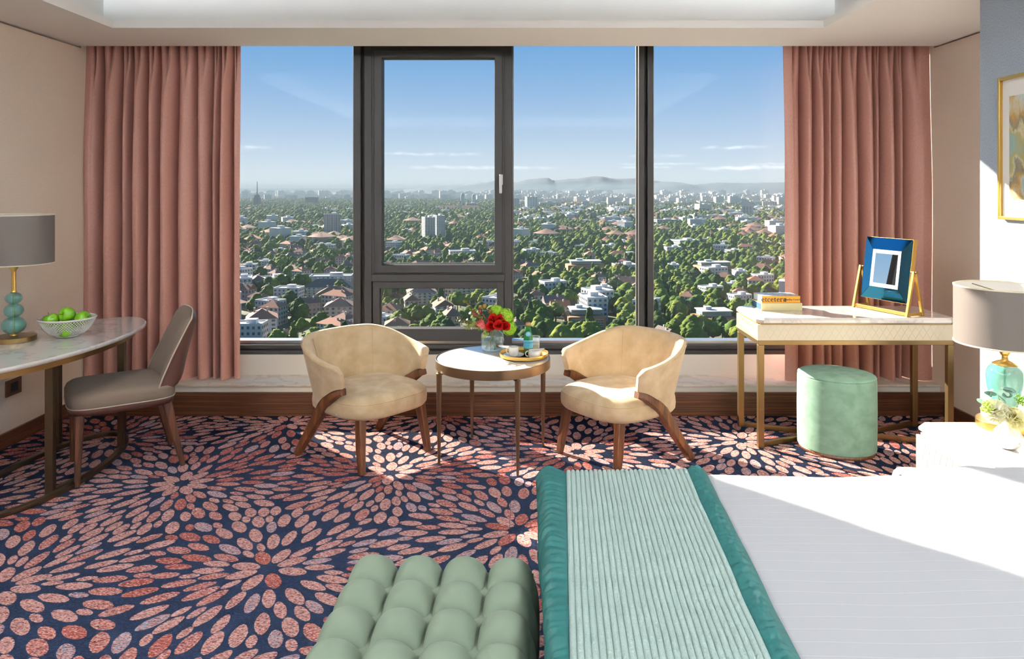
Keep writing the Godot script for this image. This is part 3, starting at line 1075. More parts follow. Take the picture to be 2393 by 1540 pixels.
func desk_chair() -> void:
	var t := thing("desk_chair", "grey tweed desk chair with brown leather back at the oval desk", "chair", Vector3(-2.145, 0, -3.962), atan2(-0.825, 0.567))
	# local +z is the way the sitter faces
	var m := MB.new()
	var ol := ellipse(0.235, 0.25, 56, 5.0, Vector2(0, 0.035))
	m.ringed(ol, [Vector2(-0.02, 0.372), Vector2(-0.001, 0.384), Vector2(0, 0.388), Vector2(0.004, 0.402), Vector2(0.004, 0.43), Vector2(-0.004, 0.448), Vector2(-0.022, 0.459), Vector2(-0.06, 0.466), Vector2(-0.12, 0.469), Vector2(-0.2, 0.469)])
	var seat := part(t, "seat", m, mats.tweed)
	m = MB.new()
	m.ringed(ol, [Vector2(-0.04, 0.345), Vector2(-0.004, 0.352), Vector2(0.003, 0.384), Vector2(-0.01, 0.3845)])
	part(t, "seat_shell", m, mats.leather)
	m = MB.new()
	var loop := []
	for k in 57:
		var q: Vector2 = ol[k % 56]
		loop.append(Vector3(q.x * 1.012, 0.386, (q.y - 0.035) * 1.012 + 0.035))
	m.tube(loop, 0.0032, 6, false)
	part(seat, "piping", m, mats.thread)
	# back: u across from side to side, v from bottom to top
	var mid := func(u: float, v: float, off: float) -> Vector3:
		var s: float = u * 2.0 - 1.0
		var w: float = lerpf(0.228, 0.195, v)
		var y: float = lerpf(0.40, 0.825 - 0.035 * pow(absf(s), 4.0), v)
		var z: float = -0.165 - 0.15 * pow(v, 1.25) + 0.055 * pow(absf(s), 2.2) * (1.0 - 0.5 * v)
		return Vector3(s * w, y, z + off)
	m = MB.new()
	m.grid(28, 20, func(u, v):
		var edge: float = pow(maxf(absf(u * 2.0 - 1.0), absf(v * 2.0 - 1.0) * 0.96), 6.0)
		return mid.call(u, v, 0.024 * (1.0 - edge)), false)
	var back := part(t, "backrest", m, mats.tweed)
	m = MB.new()
	m.grid(28, 20, func(u, v):
		var edge: float = pow(maxf(absf(u * 2.0 - 1.0), absf(v * 2.0 - 1.0)), 8.0)
		return mid.call(u, v, -lerpf(0.10, 0.045, v) * (1.0 - edge) - 0.004 * edge), false, true)
	m.grid(28, 4, func(u, v):
		var e: float = pow(absf(u * 2.0 - 1.0), 8.0)
		var a: Vector3 = mid.call(u, 0.0, 0.0)
		return Vector3(a.x, lerpf(0.355, 0.40, v), a.z - lerpf(0.06, 0.004, e * e)), false, true)
	part(t, "back_shell", m, mats.leather)
	m = MB.new()
	var rim := []
	for k in 21: rim.append(mid.call(0.0, k / 20.0, -0.002))
	for k in range(1, 28): rim.append(mid.call(k / 28.0, 1.0, -0.002))
	for k in 21: rim.append(mid.call(1.0, 1.0 - k / 20.0, -0.002))
	m.tube(rim, 0.0042, 6)
	part(back, "piping", m, mats.thread)
	for s in [-1.0, 1.0]:
		m = MB.new()
		m.strip([Vector3(s * 0.195, 0.355, 0.235), Vector3(s * 0.20, 0.2, 0.24), Vector3(s * 0.208, 0.002, 0.245)], Vector3.RIGHT, [0.046, 0.038, 0.024], [0.046, 0.038, 0.024], 0.5, 3)
		part(t, "leg", m, mats.wood_dark)
		m = MB.new()
		m.strip([Vector3(s * 0.175, 0.37, -0.165), Vector3(s * 0.185, 0.2, -0.2), Vector3(s * 0.198, 0.002, -0.245)], Vector3.RIGHT, [0.046, 0.038, 0.024], [0.05, 0.04, 0.024], 0.5, 3)
		part(t, "leg", m, mats.wood_dark)

func armchair(at: Vector3, turn: float, label: String) -> void:
	var t := thing("armchair", label, "armchair", at, turn, "cream velvet armchairs beside the round table")
	var PH := deg_to_rad(114.0)
	var top := func(s: float) -> float:
		return 0.668 - 0.105 * ss(0.25, 1.0, absf(s))
	var bot := func(s: float) -> float:
		return 0.30 + 0.145 * pow(ss(0.50, 1.0, absf(s)), 1.1)
	var at2 := func(s: float, h: float, off: float) -> Vector3:
		var a: float = s * PH
		var fl: float = 0.055 * (h - 0.40) / 0.26
		var ca := cos(a); var sa := sin(a)
		var rx: float = 0.315 + fl + off
		var rz: float = 0.305 + fl * 1.2 + off
		var x: float = rx * signf(sa) * pow(absf(sa), 0.85)
		var z: float = -rz * signf(ca) * pow(absf(ca), 0.9) + 0.02
		return Vector3(x, h, z)
	# section loop: outside bottom, outside top, rounded top, inside top, inside bottom
	var sec := [Vector2(0.0, 0.0), Vector2(0.0, 0.35), Vector2(0.0, 0.7), Vector2(0.0, 0.93), Vector2(-0.006, 0.975), Vector2(-0.02, 1.0), Vector2(-0.036, 0.985), Vector2(-0.046, 0.94), Vector2(-0.050, 0.8), Vector2(-0.052, 0.4), Vector2(-0.05, 0.04), Vector2(-0.025, -0.01), Vector2(0.0, 0.0)]
	var pt := func(u: float, w: float) -> Vector3:
		var s: float = u * 2.0 - 1.0
		var q: Vector2 = sec[int(round(w * (sec.size() - 1)))]
		var hb: float = bot.call(s)
		var ht: float = top.call(s)
		var e: float = ss(0.93, 1.0, absf(s))
		ht -= 0.035 * e * e
		var squeeze: float = lerpf(1.0, 0.55, e * e)
		return at2.call(s * (1.0 + 0.0 * q.x), lerpf(hb, ht, q.y), (q.x + 0.025) * squeeze - 0.025)
	var m := MB.new()
	m.grid(72, sec.size() - 1, pt, false, true)
	for e in 2:
		var ring := []
		for k in sec.size() - 1:
			ring.append(pt.call(float(e), float(k) / (sec.size() - 1)))
		m.face_out(ring, Vector3(0, 0, 1))
	var back := part(t, "backrest", m, mats.velvet_cream)
	m = MB.new()
	for s in [-0.33, 0.33]:
		var pts := []
		for k in 12:
			var h := lerpf(0.36, top.call(s) - 0.02, k / 11.0)
			pts.append(at2.call(s, h, -0.0515))
		m.tube(pts, 0.0022, 5)
	var edge := []
	for k in 61:
		var s := lerpf(-0.97, 0.97, k / 60.0)
		edge.append(at2.call(s, top.call(s) - 0.012 - 0.03 * pow(ss(0.93, 1.0, absf(s)), 2.0), 0.0005))
	m.tube(edge, 0.0016, 5)
	part(back, "seam", m, mats.velvet_cream)
	# seat
	m = MB.new()
	var ol := ellipse(0.282, 0.275, 64, 3.2, Vector2(0, 0.015))
	m.ringed(ol, [Vector2(-0.05, 0.272), Vector2(-0.012, 0.277), Vector2(0.0, 0.292), Vector2(0.003, 0.32), Vector2(0.0, 0.352), Vector2(-0.006, 0.362), Vector2(-0.016, 0.373), Vector2(-0.04, 0.386), Vector2(-0.09, 0.396), Vector2(-0.16, 0.401), Vector2(-0.24, 0.402)])
	var seat := part(t, "seat", m, mats.velvet_cream)
	m = MB.new()
	var loop := []
	for k in 65:
		var q: Vector2 = ol[k % 64]
		loop.append(Vector3(q.x * 0.985, 0.3595, (q.y - 0.015) * 0.985 + 0.015))
	m.tube(loop, 0.0024, 6, false)
	part(seat, "seat_seam", m, mats.velvet_cream)
	for s in [-1.0, 1.0]:
		m = MB.new()
		m.strip([Vector3(s * 0.205, 0.285, 0.20), Vector3(s * 0.222, 0.12, 0.225), Vector3(s * 0.23, 0.002, 0.245)], Vector3.RIGHT, [0.044, 0.038, 0.03], [0.05, 0.042, 0.032], 0.25, 2)
		part(t, "front_leg", m, mats.wood)
		m = MB.new()
		var pts := []; var ws := []; var hs := []
		for k in 8:
			var sp: float = lerpf(1.0, 0.66, k / 7.0)
			var p: Vector3 = at2.call(s * sp, bot.call(sp) - lerpf(0.018, 0.03, k / 7.0), -0.022)
			pts.append(p); ws.append(0.046); hs.append(lerpf(0.036, 0.07, k / 7.0))
		var kn: Vector3 = pts[7]
		for k in range(1, 6):
			var f := k / 5.0
			pts.append(kn.lerp(Vector3(s * 0.285, 0.002, -0.275), f))
			ws.append(lerpf(0.046, 0.032, f)); hs.append(lerpf(0.068, 0.042, f))
		m.strip(pts, Vector3(s, 0, -0.25).normalized(), ws, hs, 0.3, 2)
		part(t, "rear_leg", m, mats.wood)
	m = MB.new()
	m.box(Vector3(-0.282, 0.30, 0.10), Vector3(0.003, 0.008, 0.02), 0.001, 1)
	part(seat, "maker_tag", m, mats.linen_plain)

func round_table() -> void:
	var t := thing("round_table", "round side table with white glass top and bronze rim between the armchairs", "table", Vector3(-0.158, 0, -4.085))
	var m := MB.new()
	m.lathe([Vector2(0.0, 0.5385), Vector2(0.312, 0.5385), Vector2(0.3135, 0.540), Vector2(0.3135, 0.549), Vector2(0.312, 0.5502), Vector2(0, 0.5505)], 96)
	part(t, "glass_top", m, mats.table_white)
	m = MB.new()
	m.lathe([Vector2(0.295, 0.502), Vector2(0.319, 0.502), Vector2(0.321, 0.504), Vector2(0.321, 0.551), Vector2(0.320, 0.5525), Vector2(0.3155, 0.5525), Vector2(0.3145, 0.551), Vector2(0.3145, 0.538), Vector2(0.295, 0.5375), Vector2(0.295, 0.502)], 96)
	part(t, "rim", m, mats.bronze)
	for q in [Vector2(-0.287, 0.144), Vector2(0.285, -0.144), Vector2(0.14, 0.29), Vector2(-0.138, -0.289)]:
		m = MB.new()
		m.strip([Vector3(q.x, 0.498, q.y), Vector3(q.x, 0.25, q.y), Vector3(q.x, 0.002, q.y)], Vector3.RIGHT, [0.030, 0.024, 0.013], [0.030, 0.024, 0.013], 0.6, 3)
		m.lathe([Vector2(0.007, 0.496), Vector2(0.007, 0.504)], 10, Vector3(q.x, 0, q.y))
		part(t, "leg", m, mats.bronze)
		m = MB.new()
		m.bar(Vector3(q.x, 0.492, q.y), Vector3(q.x * 0.72, 0.502, q.y * 0.72), 0.02, 0.01)
		part(t, "bracket", m, mats.bronze)
	m = MB.new()
	for a in 2:
		var q: Vector2 = [Vector2(-0.287, 0.144), Vector2(0.14, 0.29)][a] * 0.8
		m.bar(Vector3(q.x, 0.512, q.y), Vector3(-q.x, 0.512, -q.y), 0.025, 0.012)
	part(t, "cross_bar", m, mats.bronze)

func rose_mesh() -> ArrayMesh:
	var m := MB.new()
	for k in 6:
		var r: float = [0.005, 0.009, 0.0135, 0.018, 0.0215, 0.0235][k]
		var hgt: float = [0.034, 0.034, 0.033, 0.030, 0.027, 0.022][k]
		var lo: float = [0.0, 0.0, 0.0, 0.0, 0.0, 0.0][k]
		m.grid(30, 5, func(u, v):
			var a: float = u * TAU * 1.0 + k * 1.3
			var wave: float = 1.0 + 0.09 * sin(a * 3.0 + k * 2.0)
			var rr: float = r * (0.35 + 0.75 * pow(v, 0.55)) * wave + (0.004 * v * v * v if k > 2 else 0.0)
			return Vector3(cos(a) * rr, lo + hgt * v * (1.0 - 0.12 * absf(sin(a * 1.5 + k))), -sin(a) * rr), true)
	return m.mesh()

func flowers_on_table() -> void:
	var base := Vector3(-0.168, 0.5505, -4.25)
	var v := thing("flower_vase", "clear blue-tinted glass jar vase of flowers on the round table", "vase", base)
	var m := MB.new()
	m.lathe([Vector2(0, 0.0005), Vector2(0.060, 0.0005), Vector2(0.066, 0.006), Vector2(0.068, 0.02), Vector2(0.068, 0.088), Vector2(0.062, 0.103), Vector2(0.050, 0.111), Vector2(0.046, 0.117), Vector2(0.046, 0.130), Vector2(0.050, 0.134), Vector2(0.047, 0.135), Vector2(0.043, 0.130), Vector2(0.043, 0.116), Vector2(0.059, 0.101), Vector2(0.0645, 0.086), Vector2(0.0645, 0.02), Vector2(0.058, 0.010), Vector2(0, 0.009)], 48)
	part(v, "jar", m, mats.blue_glass)
	var w := MB.new()
	w.lathe([Vector2(0, 0.0095), Vector2(0.057, 0.0105), Vector2(0.0635, 0.02), Vector2(0.0635, 0.078), Vector2(0, 0.0782)], 40)
	single("vase_water", w, M(lin(0.35, 0.75, 0.82), 0.0, 0.0, {"alpha": 0.05}), "water standing in the glass jar vase", "water", base)
	var D := 403.0
	var P := func(x: float, y: float, dz: float) -> Vector3:      # place among the flowers, in pixels round the vase
		return Vector3((x - 1151.0) / D, 0.0 + (824.0 - y) / D - 0.008, dz)
	var stem_mat := M(lin(0.14, 0.22, 0.05), 0.6)
	var bark := M(lin(0.22, 0.08, 0.03), 0.7)
	var mouth := func(k: int) -> Vector3:
		var a := k * 2.4
		return Vector3(cos(a) * 0.025, 0.125, sin(a) * 0.025)
	var foot := func(k: int) -> Vector3:
		var a := k * 2.4 + 2.6
		return Vector3(cos(a) * 0.042, 0.014, sin(a) * 0.04)
	var rose := rose_mesh()
	var red := M(lin(0.50, 0.012, 0.008), 0.55, 0.0, {"rim": 0.3, "tint": 1.0, "back": Color(0.5, 0.05, 0.03)})
	var rl := ["red rose at the lower left of the bunch", "red rose in the lower middle of the bunch", "red rose at the right of the bunch beside the green hydrangea", "red rose at the upper left of the bunch", "red rose at the upper right of the bunch"]
	var rp := [P.call(1147, 757, 0.068), P.call(1166, 754, 0.082), P.call(1182, 757, 0.062), P.call(1152, 742, 0.05), P.call(1170, 742, 0.055)]
	for k in 5:
		var t := thing("red_rose", rl[k], "rose", base, 0.0, "red roses in the glass vase")
		var tilt := Basis.from_euler(Vector3(1.15, [-0.3, 0.0, 0.4, -0.4, 0.2][k], 0))
		var h := part(t, "bloom", rose, red)
		h.transform = Transform3D(tilt, rp[k] - tilt.y * 0.02)
		m = MB.new()
		m.tube([foot.call(k), foot.call(k).lerp(mouth.call(k), 0.6), mouth.call(k), rp[k] - tilt.y * 0.02], 0.0026, 6)
		part(t, "stem", m, stem_mat)
	# protea
	var t := thing("protea", "pinkish red protea head with pointed bracts left of the roses", "flower", base)
	var pp: Vector3 = P.call(1129, 757, 0.06)
	m = MB.new()
	for ring in 5:
		for k in 12:
			var a := TAU * (k + 0.5 * (ring % 2)) / 12.0
			var r0: float = 0.009 + 0.0022 * ring
			var y0 := 0.002 + 0.008 * ring
			var keep := m.t
			m.t = Transform3D(Basis(Vector3.UP, a), Vector3.ZERO)
			m.grid(4, 6, func(u, w2):
				var s: float = (u - 0.5) * 2.0
				var wd: float = 0.005 * sin(clampf(w2 * 0.9 + 0.12, 0, 1) * PI)
				return Vector3(r0 + 0.006 * sin(w2 * 2.2) - 0.001 * s * s, y0 + w2 * 0.030, s * wd))
			m.t = keep
	m.ball(Vector3(0, 0.025, 0), Vector3(0.011, 0.026, 0.011), 14, 10)
	var tilt2 := Basis.from_euler(Vector3(0.3, 0, 0.62))
	var ph := part(t, "flower_head", m, M(Color(1, 1, 1), 0.7, 0.0, {"tex": noise_tex(128, 0.06, [0.2, Color(0.42, 0.08, 0.10), 0.55, Color(0.66, 0.22, 0.22), 0.9, Color(0.85, 0.68, 0.62)], {"seed": 71}), "tri": Vector3(14, 14, 14)}))
	ph.transform = Transform3D(tilt2, pp - tilt2.y * 0.025)
	m = MB.new()
	m.tube([foot.call(6), mouth.call(6), pp - tilt2.y * 0.022], [0.003, 0.0035, 0.004], 6)
	part(t, "stem", m, bark)
	for k in 2:
		var q: Vector3 = [P.call(1112, 733, 0.03), P.call(1124, 728, 0.02)][k]
		var b := thing("protea_bud", ["dark red bud at the far left of the bunch", "dark red bud above the protea head"][k], "flower", base, 0.0, "dark red buds above the roses")
		m = MB.new()
		for ring in 3:
			for j in 7:
				m.t = Transform3D(Basis(Vector3.UP, TAU * (j + 0.5 * ring) / 7.0), Vector3.ZERO)
				m.grid(4, 5, func(u, w2):
					var s: float = (u - 0.5) * 2.0
					var wd: float = 0.0055 * sin(clampf(w2 * 0.85 + 0.15, 0, 1) * PI)
					return Vector3(0.004 + 0.007 * sin(w2 * 2.4) * (1.0 - 0.2 * ring), ring * 0.006 + w2 * 0.022, s * wd))
		m.t = Transform3D()
		var bb := Basis.from_euler(Vector3(0.2, 0, 0.8 - 0.3 * k))
		var bh := part(b, "bud", m, M(lin(0.16, 0.018, 0.02), 0.6))
		bh.transform = Transform3D(bb, q - bb.y * 0.012)
		m = MB.new()
		m.tube([foot.call(7 + k), mouth.call(7 + k), q - bb.y * 0.012], 0.0022, 6)
		part(b, "stem", m, bark)
	# hydrangea heads
	var green := M(Color(1, 1, 1), 0.6, 0.0, {"tex": noise_tex(128, 0.05, [0.2, Color(0.50, 0.72, 0.10), 0.6, Color(0.66, 0.83, 0.20), 0.95, Color(0.86, 0.92, 0.45)], {"seed": 73}), "tri": Vector3(10, 10, 10), "back": Color(0.35, 0.5, 0.08)})
	var hl := ["round green hydrangea head at the right edge of the bunch", "green hydrangea head hanging low over the vase at the right", "yellow-green hydrangea head at the top of the bunch"]
	var hp := [P.call(1180, 741, 0.0), P.call(1190, 766, 0.01), P.call(1160, 729, -0.01)]
	var hr := [0.052, 0.042, 0.038]
	for k in 3:
		var hy := thing("hydrangea", hl[k], "hydrangea", base, 0.0, "green hydrangeas in the glass vase")
		m = MB.new()
		m.ball(hp[k], Vector3.ONE * hr[k] * 0.8, 16, 10)
		var r2 := RandomNumberGenerator.new()
		r2.seed = 90 + k
		for j in 110:
			var yy := 1.0 - 2.0 * (j + 0.5) / 110.0
			var a := j * 2.39996
			var dir := Vector3(cos(a) * sqrt(1.0 - yy * yy), yy, sin(a) * sqrt(1.0 - yy * yy))
			var x := dir.cross(Vector3(0.3, 0.9, 0.2)).normalized()
			m.t = Transform3D(Basis(x, dir, x.cross(dir)).rotated(dir, r2.randf() * TAU), hp[k] + dir * hr[k] * r2.randf_range(0.86, 1.02))
			for pz in 4:
				var a2 := TAU * pz / 4.0
				var c := Vector3(cos(a2), 0, sin(a2))
				var s := Vector3(-sin(a2), 0, cos(a2))
				m.face([Vector3.ZERO, c * 0.006 + s * 0.0048 + Vector3.UP * 0.0025, c * 0.0112 + Vector3.UP * 0.002, c * 0.006 - s * 0.0048 + Vector3.UP * 0.0025])
		m.t = Transform3D()
		part(hy, "flower_head", m, green)
		m = MB.new()
		m.tube([foot.call(9 + k), mouth.call(9 + k), hp[k]], 0.0032, 6)
		part(hy, "stem", m, stem_mat)
	# dry round seed heads
	for k in 3:
		var q: Vector3 = [P.call(1123, 718, 0.0), P.call(1133, 714, 0.01), P.call(1146, 725, 0.03)][k]
		var b := thing("seed_head", ["ochre round seed head at the left of the three above the bunch", "tallest ochre round seed head of the three above the bunch", "brown round seed head just above the red roses"][k], "flower", base, 0.0, "round ochre seed heads above the bunch")
		m = MB.new()
		var nz := FastNoiseLite.new(); nz.frequency = 160.0
		m.grid(18, 12, func(u, w2):
			var a: float = u * TAU; var e: float = (w2 - 0.5) * PI
			var dd := Vector3(cos(e) * cos(a), sin(e), -cos(e) * sin(a))
			return q + dd * (0.0125 + 0.002 * nz.get_noise_3dv(dd * 0.05)), true)
		part(b, "seed_ball", m, M(lin(0.30, 0.19, 0.03) if k < 2 else lin(0.16, 0.10, 0.02), 0.9, 0.0, {"height": mats.fine, "tri": Vector3(60, 60, 60), "hs": 0.1}))
		m = MB.new()
		m.tube([foot.call(12 + k), mouth.call(12 + k), q], 0.0015, 5)
		part(b, "stem", m, bark)
	# eucalyptus sprays
	var leafm := M(Color(1, 1, 1), 0.55, 0.0, {"tex": noise_tex(128, 0.02, [0.3, Color(0.24, 0.33, 0.10), 0.7, Color(0.42, 0.45, 0.14)], {"seed": 75}), "tri": Vector3(5, 5, 5), "back": Color(0.2, 0.25, 0.05)})
	var ends := [[P.call(1070, 745, 0.02), P.call(1100, 752, 0.03)], [P.call(1092, 762, 0.04), P.call(1112, 758, 0.05)], [P.call(1080, 706, -0.01), P.call(1106, 712, 0.0)], [P.call(1100, 725, 0.02), P.call(1118, 742, 0.02)], [P.call(1134, 776, 0.07), P.call(1140, 768, 0.05)]]
	var el := ["eucalyptus spray reaching furthest left over the table", "eucalyptus spray drooping low at the left of the bunch", "thin eucalyptus twig arching up to the upper left", "eucalyptus spray behind the dark red buds", "short leaf spray hanging over the lip of the vase"]
	for k in 5:
		var e := thing("eucalyptus_spray", el[k], "leaves", base, 0.0, "eucalyptus sprays in the glass vase")
		var mo: Vector3 = mouth.call(15 + k)
		var cv := []
		var n := 14
		for i in n:
			var f := i / float(n - 1)
			var a: Vector3 = mo.lerp(ends[k][1], f)
			var b: Vector3 = (ends[k][1] as Vector3).lerp(ends[k][0], f)
			cv.append(a.lerp(b, f))
		m = MB.new()
		var full: Array = [foot.call(15 + k)] + cv
		m.tube(full, 0.0013, 5)
		part(e, "twig", m, bark)
		m = MB.new()
		var r3 := RandomNumberGenerator.new(); r3.seed = 120 + k
		for i in range(4 if k != 2 else 6, n):
			for s in [-1.0, 1.0]:
				if k == 2 and r3.randf() < 0.45: continue
				var c: Vector3 = cv[i] + Vector3(r3.randf_range(-0.004, 0.004), s * r3.randf_range(0.006, 0.012), r3.randf_range(-0.012, 0.012))
				var bs := Basis.from_euler(Vector3(r3.randf_range(0.5, 1.9), r3.randf() * TAU, r3.randf_range(-0.6, 0.6)))
				var rr := r3.randf_range(0.008, 0.0125)
				m.t = Transform3D(bs, c)
				m.ringed(ellipse(rr, rr * 0.85, 10), [Vector2(0, -0.0004), Vector2(0, 0.0004)])
		m.t = Transform3D()
		part(e, "leaves", m, leafm).set_meta("kind", "stuff")

func tray_set() -> void:
	var c := Vector3(0.015, 0.5505, -4.10)
	var t := thing("serving_tray", "round brass tray with coffee things on the round table", "tray", c)
	var m := MB.new()
	m.lathe([Vector2(0, 0.0065), Vector2(0.130, 0.0065), Vector2(0.134, 0.0065), Vector2(0.1365, 0.008), Vector2(0.1375, 0.026), Vector2(0.1355, 0.0265), Vector2(0.1345, 0.011), Vector2(0.130, 0.009), Vector2(0, 0.009)], 72)
	part(t, "dish", m, mats.brass)
	for k in 3:
		m = MB.new()
		var a := TAU * k / 3.0 + 0.5
		m.lathe([Vector2(0, 0.0), Vector2(0.007, 0.0), Vector2(0.007, 0.0065), Vector2(0, 0.0067)], 12, Vector3(cos(a) * 0.1, 0, sin(a) * 0.1))
		part(t, "foot", m, mats.brass_dark)
	var y := 0.5505 + 0.0092
	m = MB.new()
	m.lathe([Vector2(0, 0.0), Vector2(0.028, 0.0), Vector2(0.032, 0.003), Vector2(0.052, 0.0085), Vector2(0.058, 0.012), Vector2(0.0575, 0.0135), Vector2(0.05, 0.0105), Vector2(0.03, 0.0055), Vector2(0, 0.005)], 48)
	single("saucer", m, mats.porcelain, "white saucer under the coffee cup on the brass tray", "saucer", Vector3(-0.042, y, -4.065))
	t = thing("coffee_cup", "small white coffee cup standing on its saucer on the brass tray", "cup", Vector3(-0.042, y + 0.0052, -4.065))
	m = MB.new()
	m.lathe([Vector2(0, 0.0), Vector2(0.022, 0.0), Vector2(0.026, 0.006), Vector2(0.0275, 0.02), Vector2(0.0285, 0.049), Vector2(0.0275, 0.0505), Vector2(0.0262, 0.049), Vector2(0.025, 0.02), Vector2(0.02, 0.007), Vector2(0, 0.006)], 40)
	part(t, "body", m, mats.porcelain)
	m = MB.new()
	var hp := []
	for k in 11:
		var a := lerpf(-1.9, 1.9, k / 10.0)
		hp.append(Vector3(-0.030 - 0.011 * cos(a) , 0.027 + 0.014 * sin(a), 0.0))
	m.tube(hp, 0.0032, 8)
	part(t, "handle", m, mats.porcelain)
	# milk jug
	t = thing("milk_jug", "small white milk jug with pouring lip at the front of the brass tray", "jug", Vector3(0.072, y, -4.03))
	m = MB.new()
	var pr := [Vector2(0.0, 0.0), Vector2(0.022, 0.0), Vector2(0.027, 0.004), Vector2(0.034, 0.018), Vector2(0.0335, 0.030), Vector2(0.031, 0.038), Vector2(0.0325, 0.044), Vector2(0.031, 0.0445), Vector2(0.029, 0.038), Vector2(0.031, 0.028), Vector2(0.031, 0.018), Vector2(0.02, 0.006), Vector2(0.0, 0.005)]
	m.grid(40, pr.size() - 1, func(u, w):
		var q: Vector2 = pr[int(round(w * (pr.size() - 1)))]
		var a: float = u * TAU
		var spout: float = pow(maxf(0.0, cos(a)), 6.0) * ss(0.026, 0.046, q.y)
		var r: float = q.x * (1.0 + 0.85 * spout)
		return Vector3(r * cos(a), q.y + 0.010 * spout, -r * sin(a)), true)
	part(t, "body", m, mats.porcelain)
	m = MB.new()
	hp = []
	for k in 11:
		var a := lerpf(-1.8, 1.8, k / 10.0)
		hp.append(Vector3(-0.036 - 0.012 * cos(a), 0.024 + 0.014 * sin(a), 0.0))
	m.tube(hp, 0.003, 8)
	part(t, "handle", m, mats.porcelain)
	# water bottle
	t = thing("water_bottle", "small green glass water bottle with blue label on the brass tray", "bottle", Vector3(0.040, y, -4.155))
	m = MB.new()
	m.lathe([Vector2(0, 0.0), Vector2(0.023, 0.0), Vector2(0.026, 0.004), Vector2(0.0265, 0.012), Vector2(0.0265, 0.078), Vector2(0.0245, 0.098), Vector2(0.018, 0.122), Vector2(0.0135, 0.142), Vector2(0.0125, 0.158), Vector2(0.0125, 0.162), Vector2(0, 0.1625)], 32)
	part(t, "glass_body", m, M(lin(0.0, 0.22, 0.03), 0.05, 0.0, {"alpha": 0.62}))
	m = MB.new()
	m.lathe([Vector2(0.0268, 0.030), Vector2(0.0272, 0.031), Vector2(0.0272, 0.076), Vector2(0.0268, 0.077)], 32)
	var lab := part(t, "label", m, M(lin(0.10, 0.45, 0.62), 0.4), "pale blue paper label")
	m = MB.new()
	m.grid(8, 8, func(u, w):
		var a: float = (u - 0.5) * 1.5
		var yy: float = 0.098 + w * 0.028
		var r: float = lerpf(0.0248, 0.0172, w) + 0.0006
		var k: float = sqrt(maxf(0.0, 1.0 - pow(w * 2.0 - 1.0, 2.0)))
		return Vector3(sin(a * k) * r, yy, cos(a * k) * r))
	part(t, "neck_label", m, M(lin(0.12, 0.42, 0.68), 0.4))
	m = MB.new()
	m.grid(6, 6, func(u, w):
		var a: float = (u - 0.5) * 0.7
		var k: float = sqrt(maxf(0.0, 1.0 - pow(w * 2.0 - 1.0, 2.0)))
		return Vector3(sin(a * k) * 0.0216, 0.106 + w * 0.012, cos(a * k) * 0.0216 + 0.0008))
	part(t, "emblem", m, M(lin(0.7, 0.72, 0.72), 0.4))
	m = MB.new()
	m.lathe([Vector2(0.013, 0.158), Vector2(0.0148, 0.160), Vector2(0.0148, 0.172), Vector2(0.013, 0.1745), Vector2(0, 0.175)], 24)
	part(t, "cap", m, M(lin(0.48, 0.22, 0.10), 0.4, 0.4))
	m = MB.new()
	for k in 5:
		m.t = Transform3D(Basis(Vector3.BACK, TAU * k / 5.0), Vector3(0.0, 0.046, 0.0277))
		m.face([Vector3(-0.0012, 0, 0), Vector3(0.0012, 0, 0), Vector3(0, 0.0042, 0)])
	part(lab, "star", m, M(lin(0.6, 0.02, 0.02), 0.5))
	var tx := letters("S.PELLEGRINO", 0.0058, 0.0004)
	var o := part(lab, "lettering", tx, M(lin(0.02, 0.05, 0.2), 0.5))
	o.position = Vector3(0, 0.064, 0.0277)
	# tumbler
	t = thing("tumbler", "clear drinking glass behind the green bottle on the brass tray", "glass", Vector3(0.075, y, -4.195))
	m = MB.new()
	m.lathe([Vector2(0, 0.0), Vector2(0.027, 0.0), Vector2(0.029, 0.004), Vector2(0.034, 0.085), Vector2(0.0335, 0.0865), Vector2(0.032, 0.085), Vector2(0.0275, 0.01), Vector2(0, 0.008)], 36)
	part(t, "glass", m, mats.clear_glass)

func letters(text: String, high: float, deep: float) -> TextMesh:
	var tm := TextMesh.new()
	var f := SystemFont.new()
	f.font_names = PackedStringArray(["Droid Serif"])
	f.font_weight = 700
	tm.font = f
	tm.text = text
	tm.font_size = 64
	tm.pixel_size = high / 46.0
	tm.depth = deep
	tm.curve_step = 2.0
	return tm

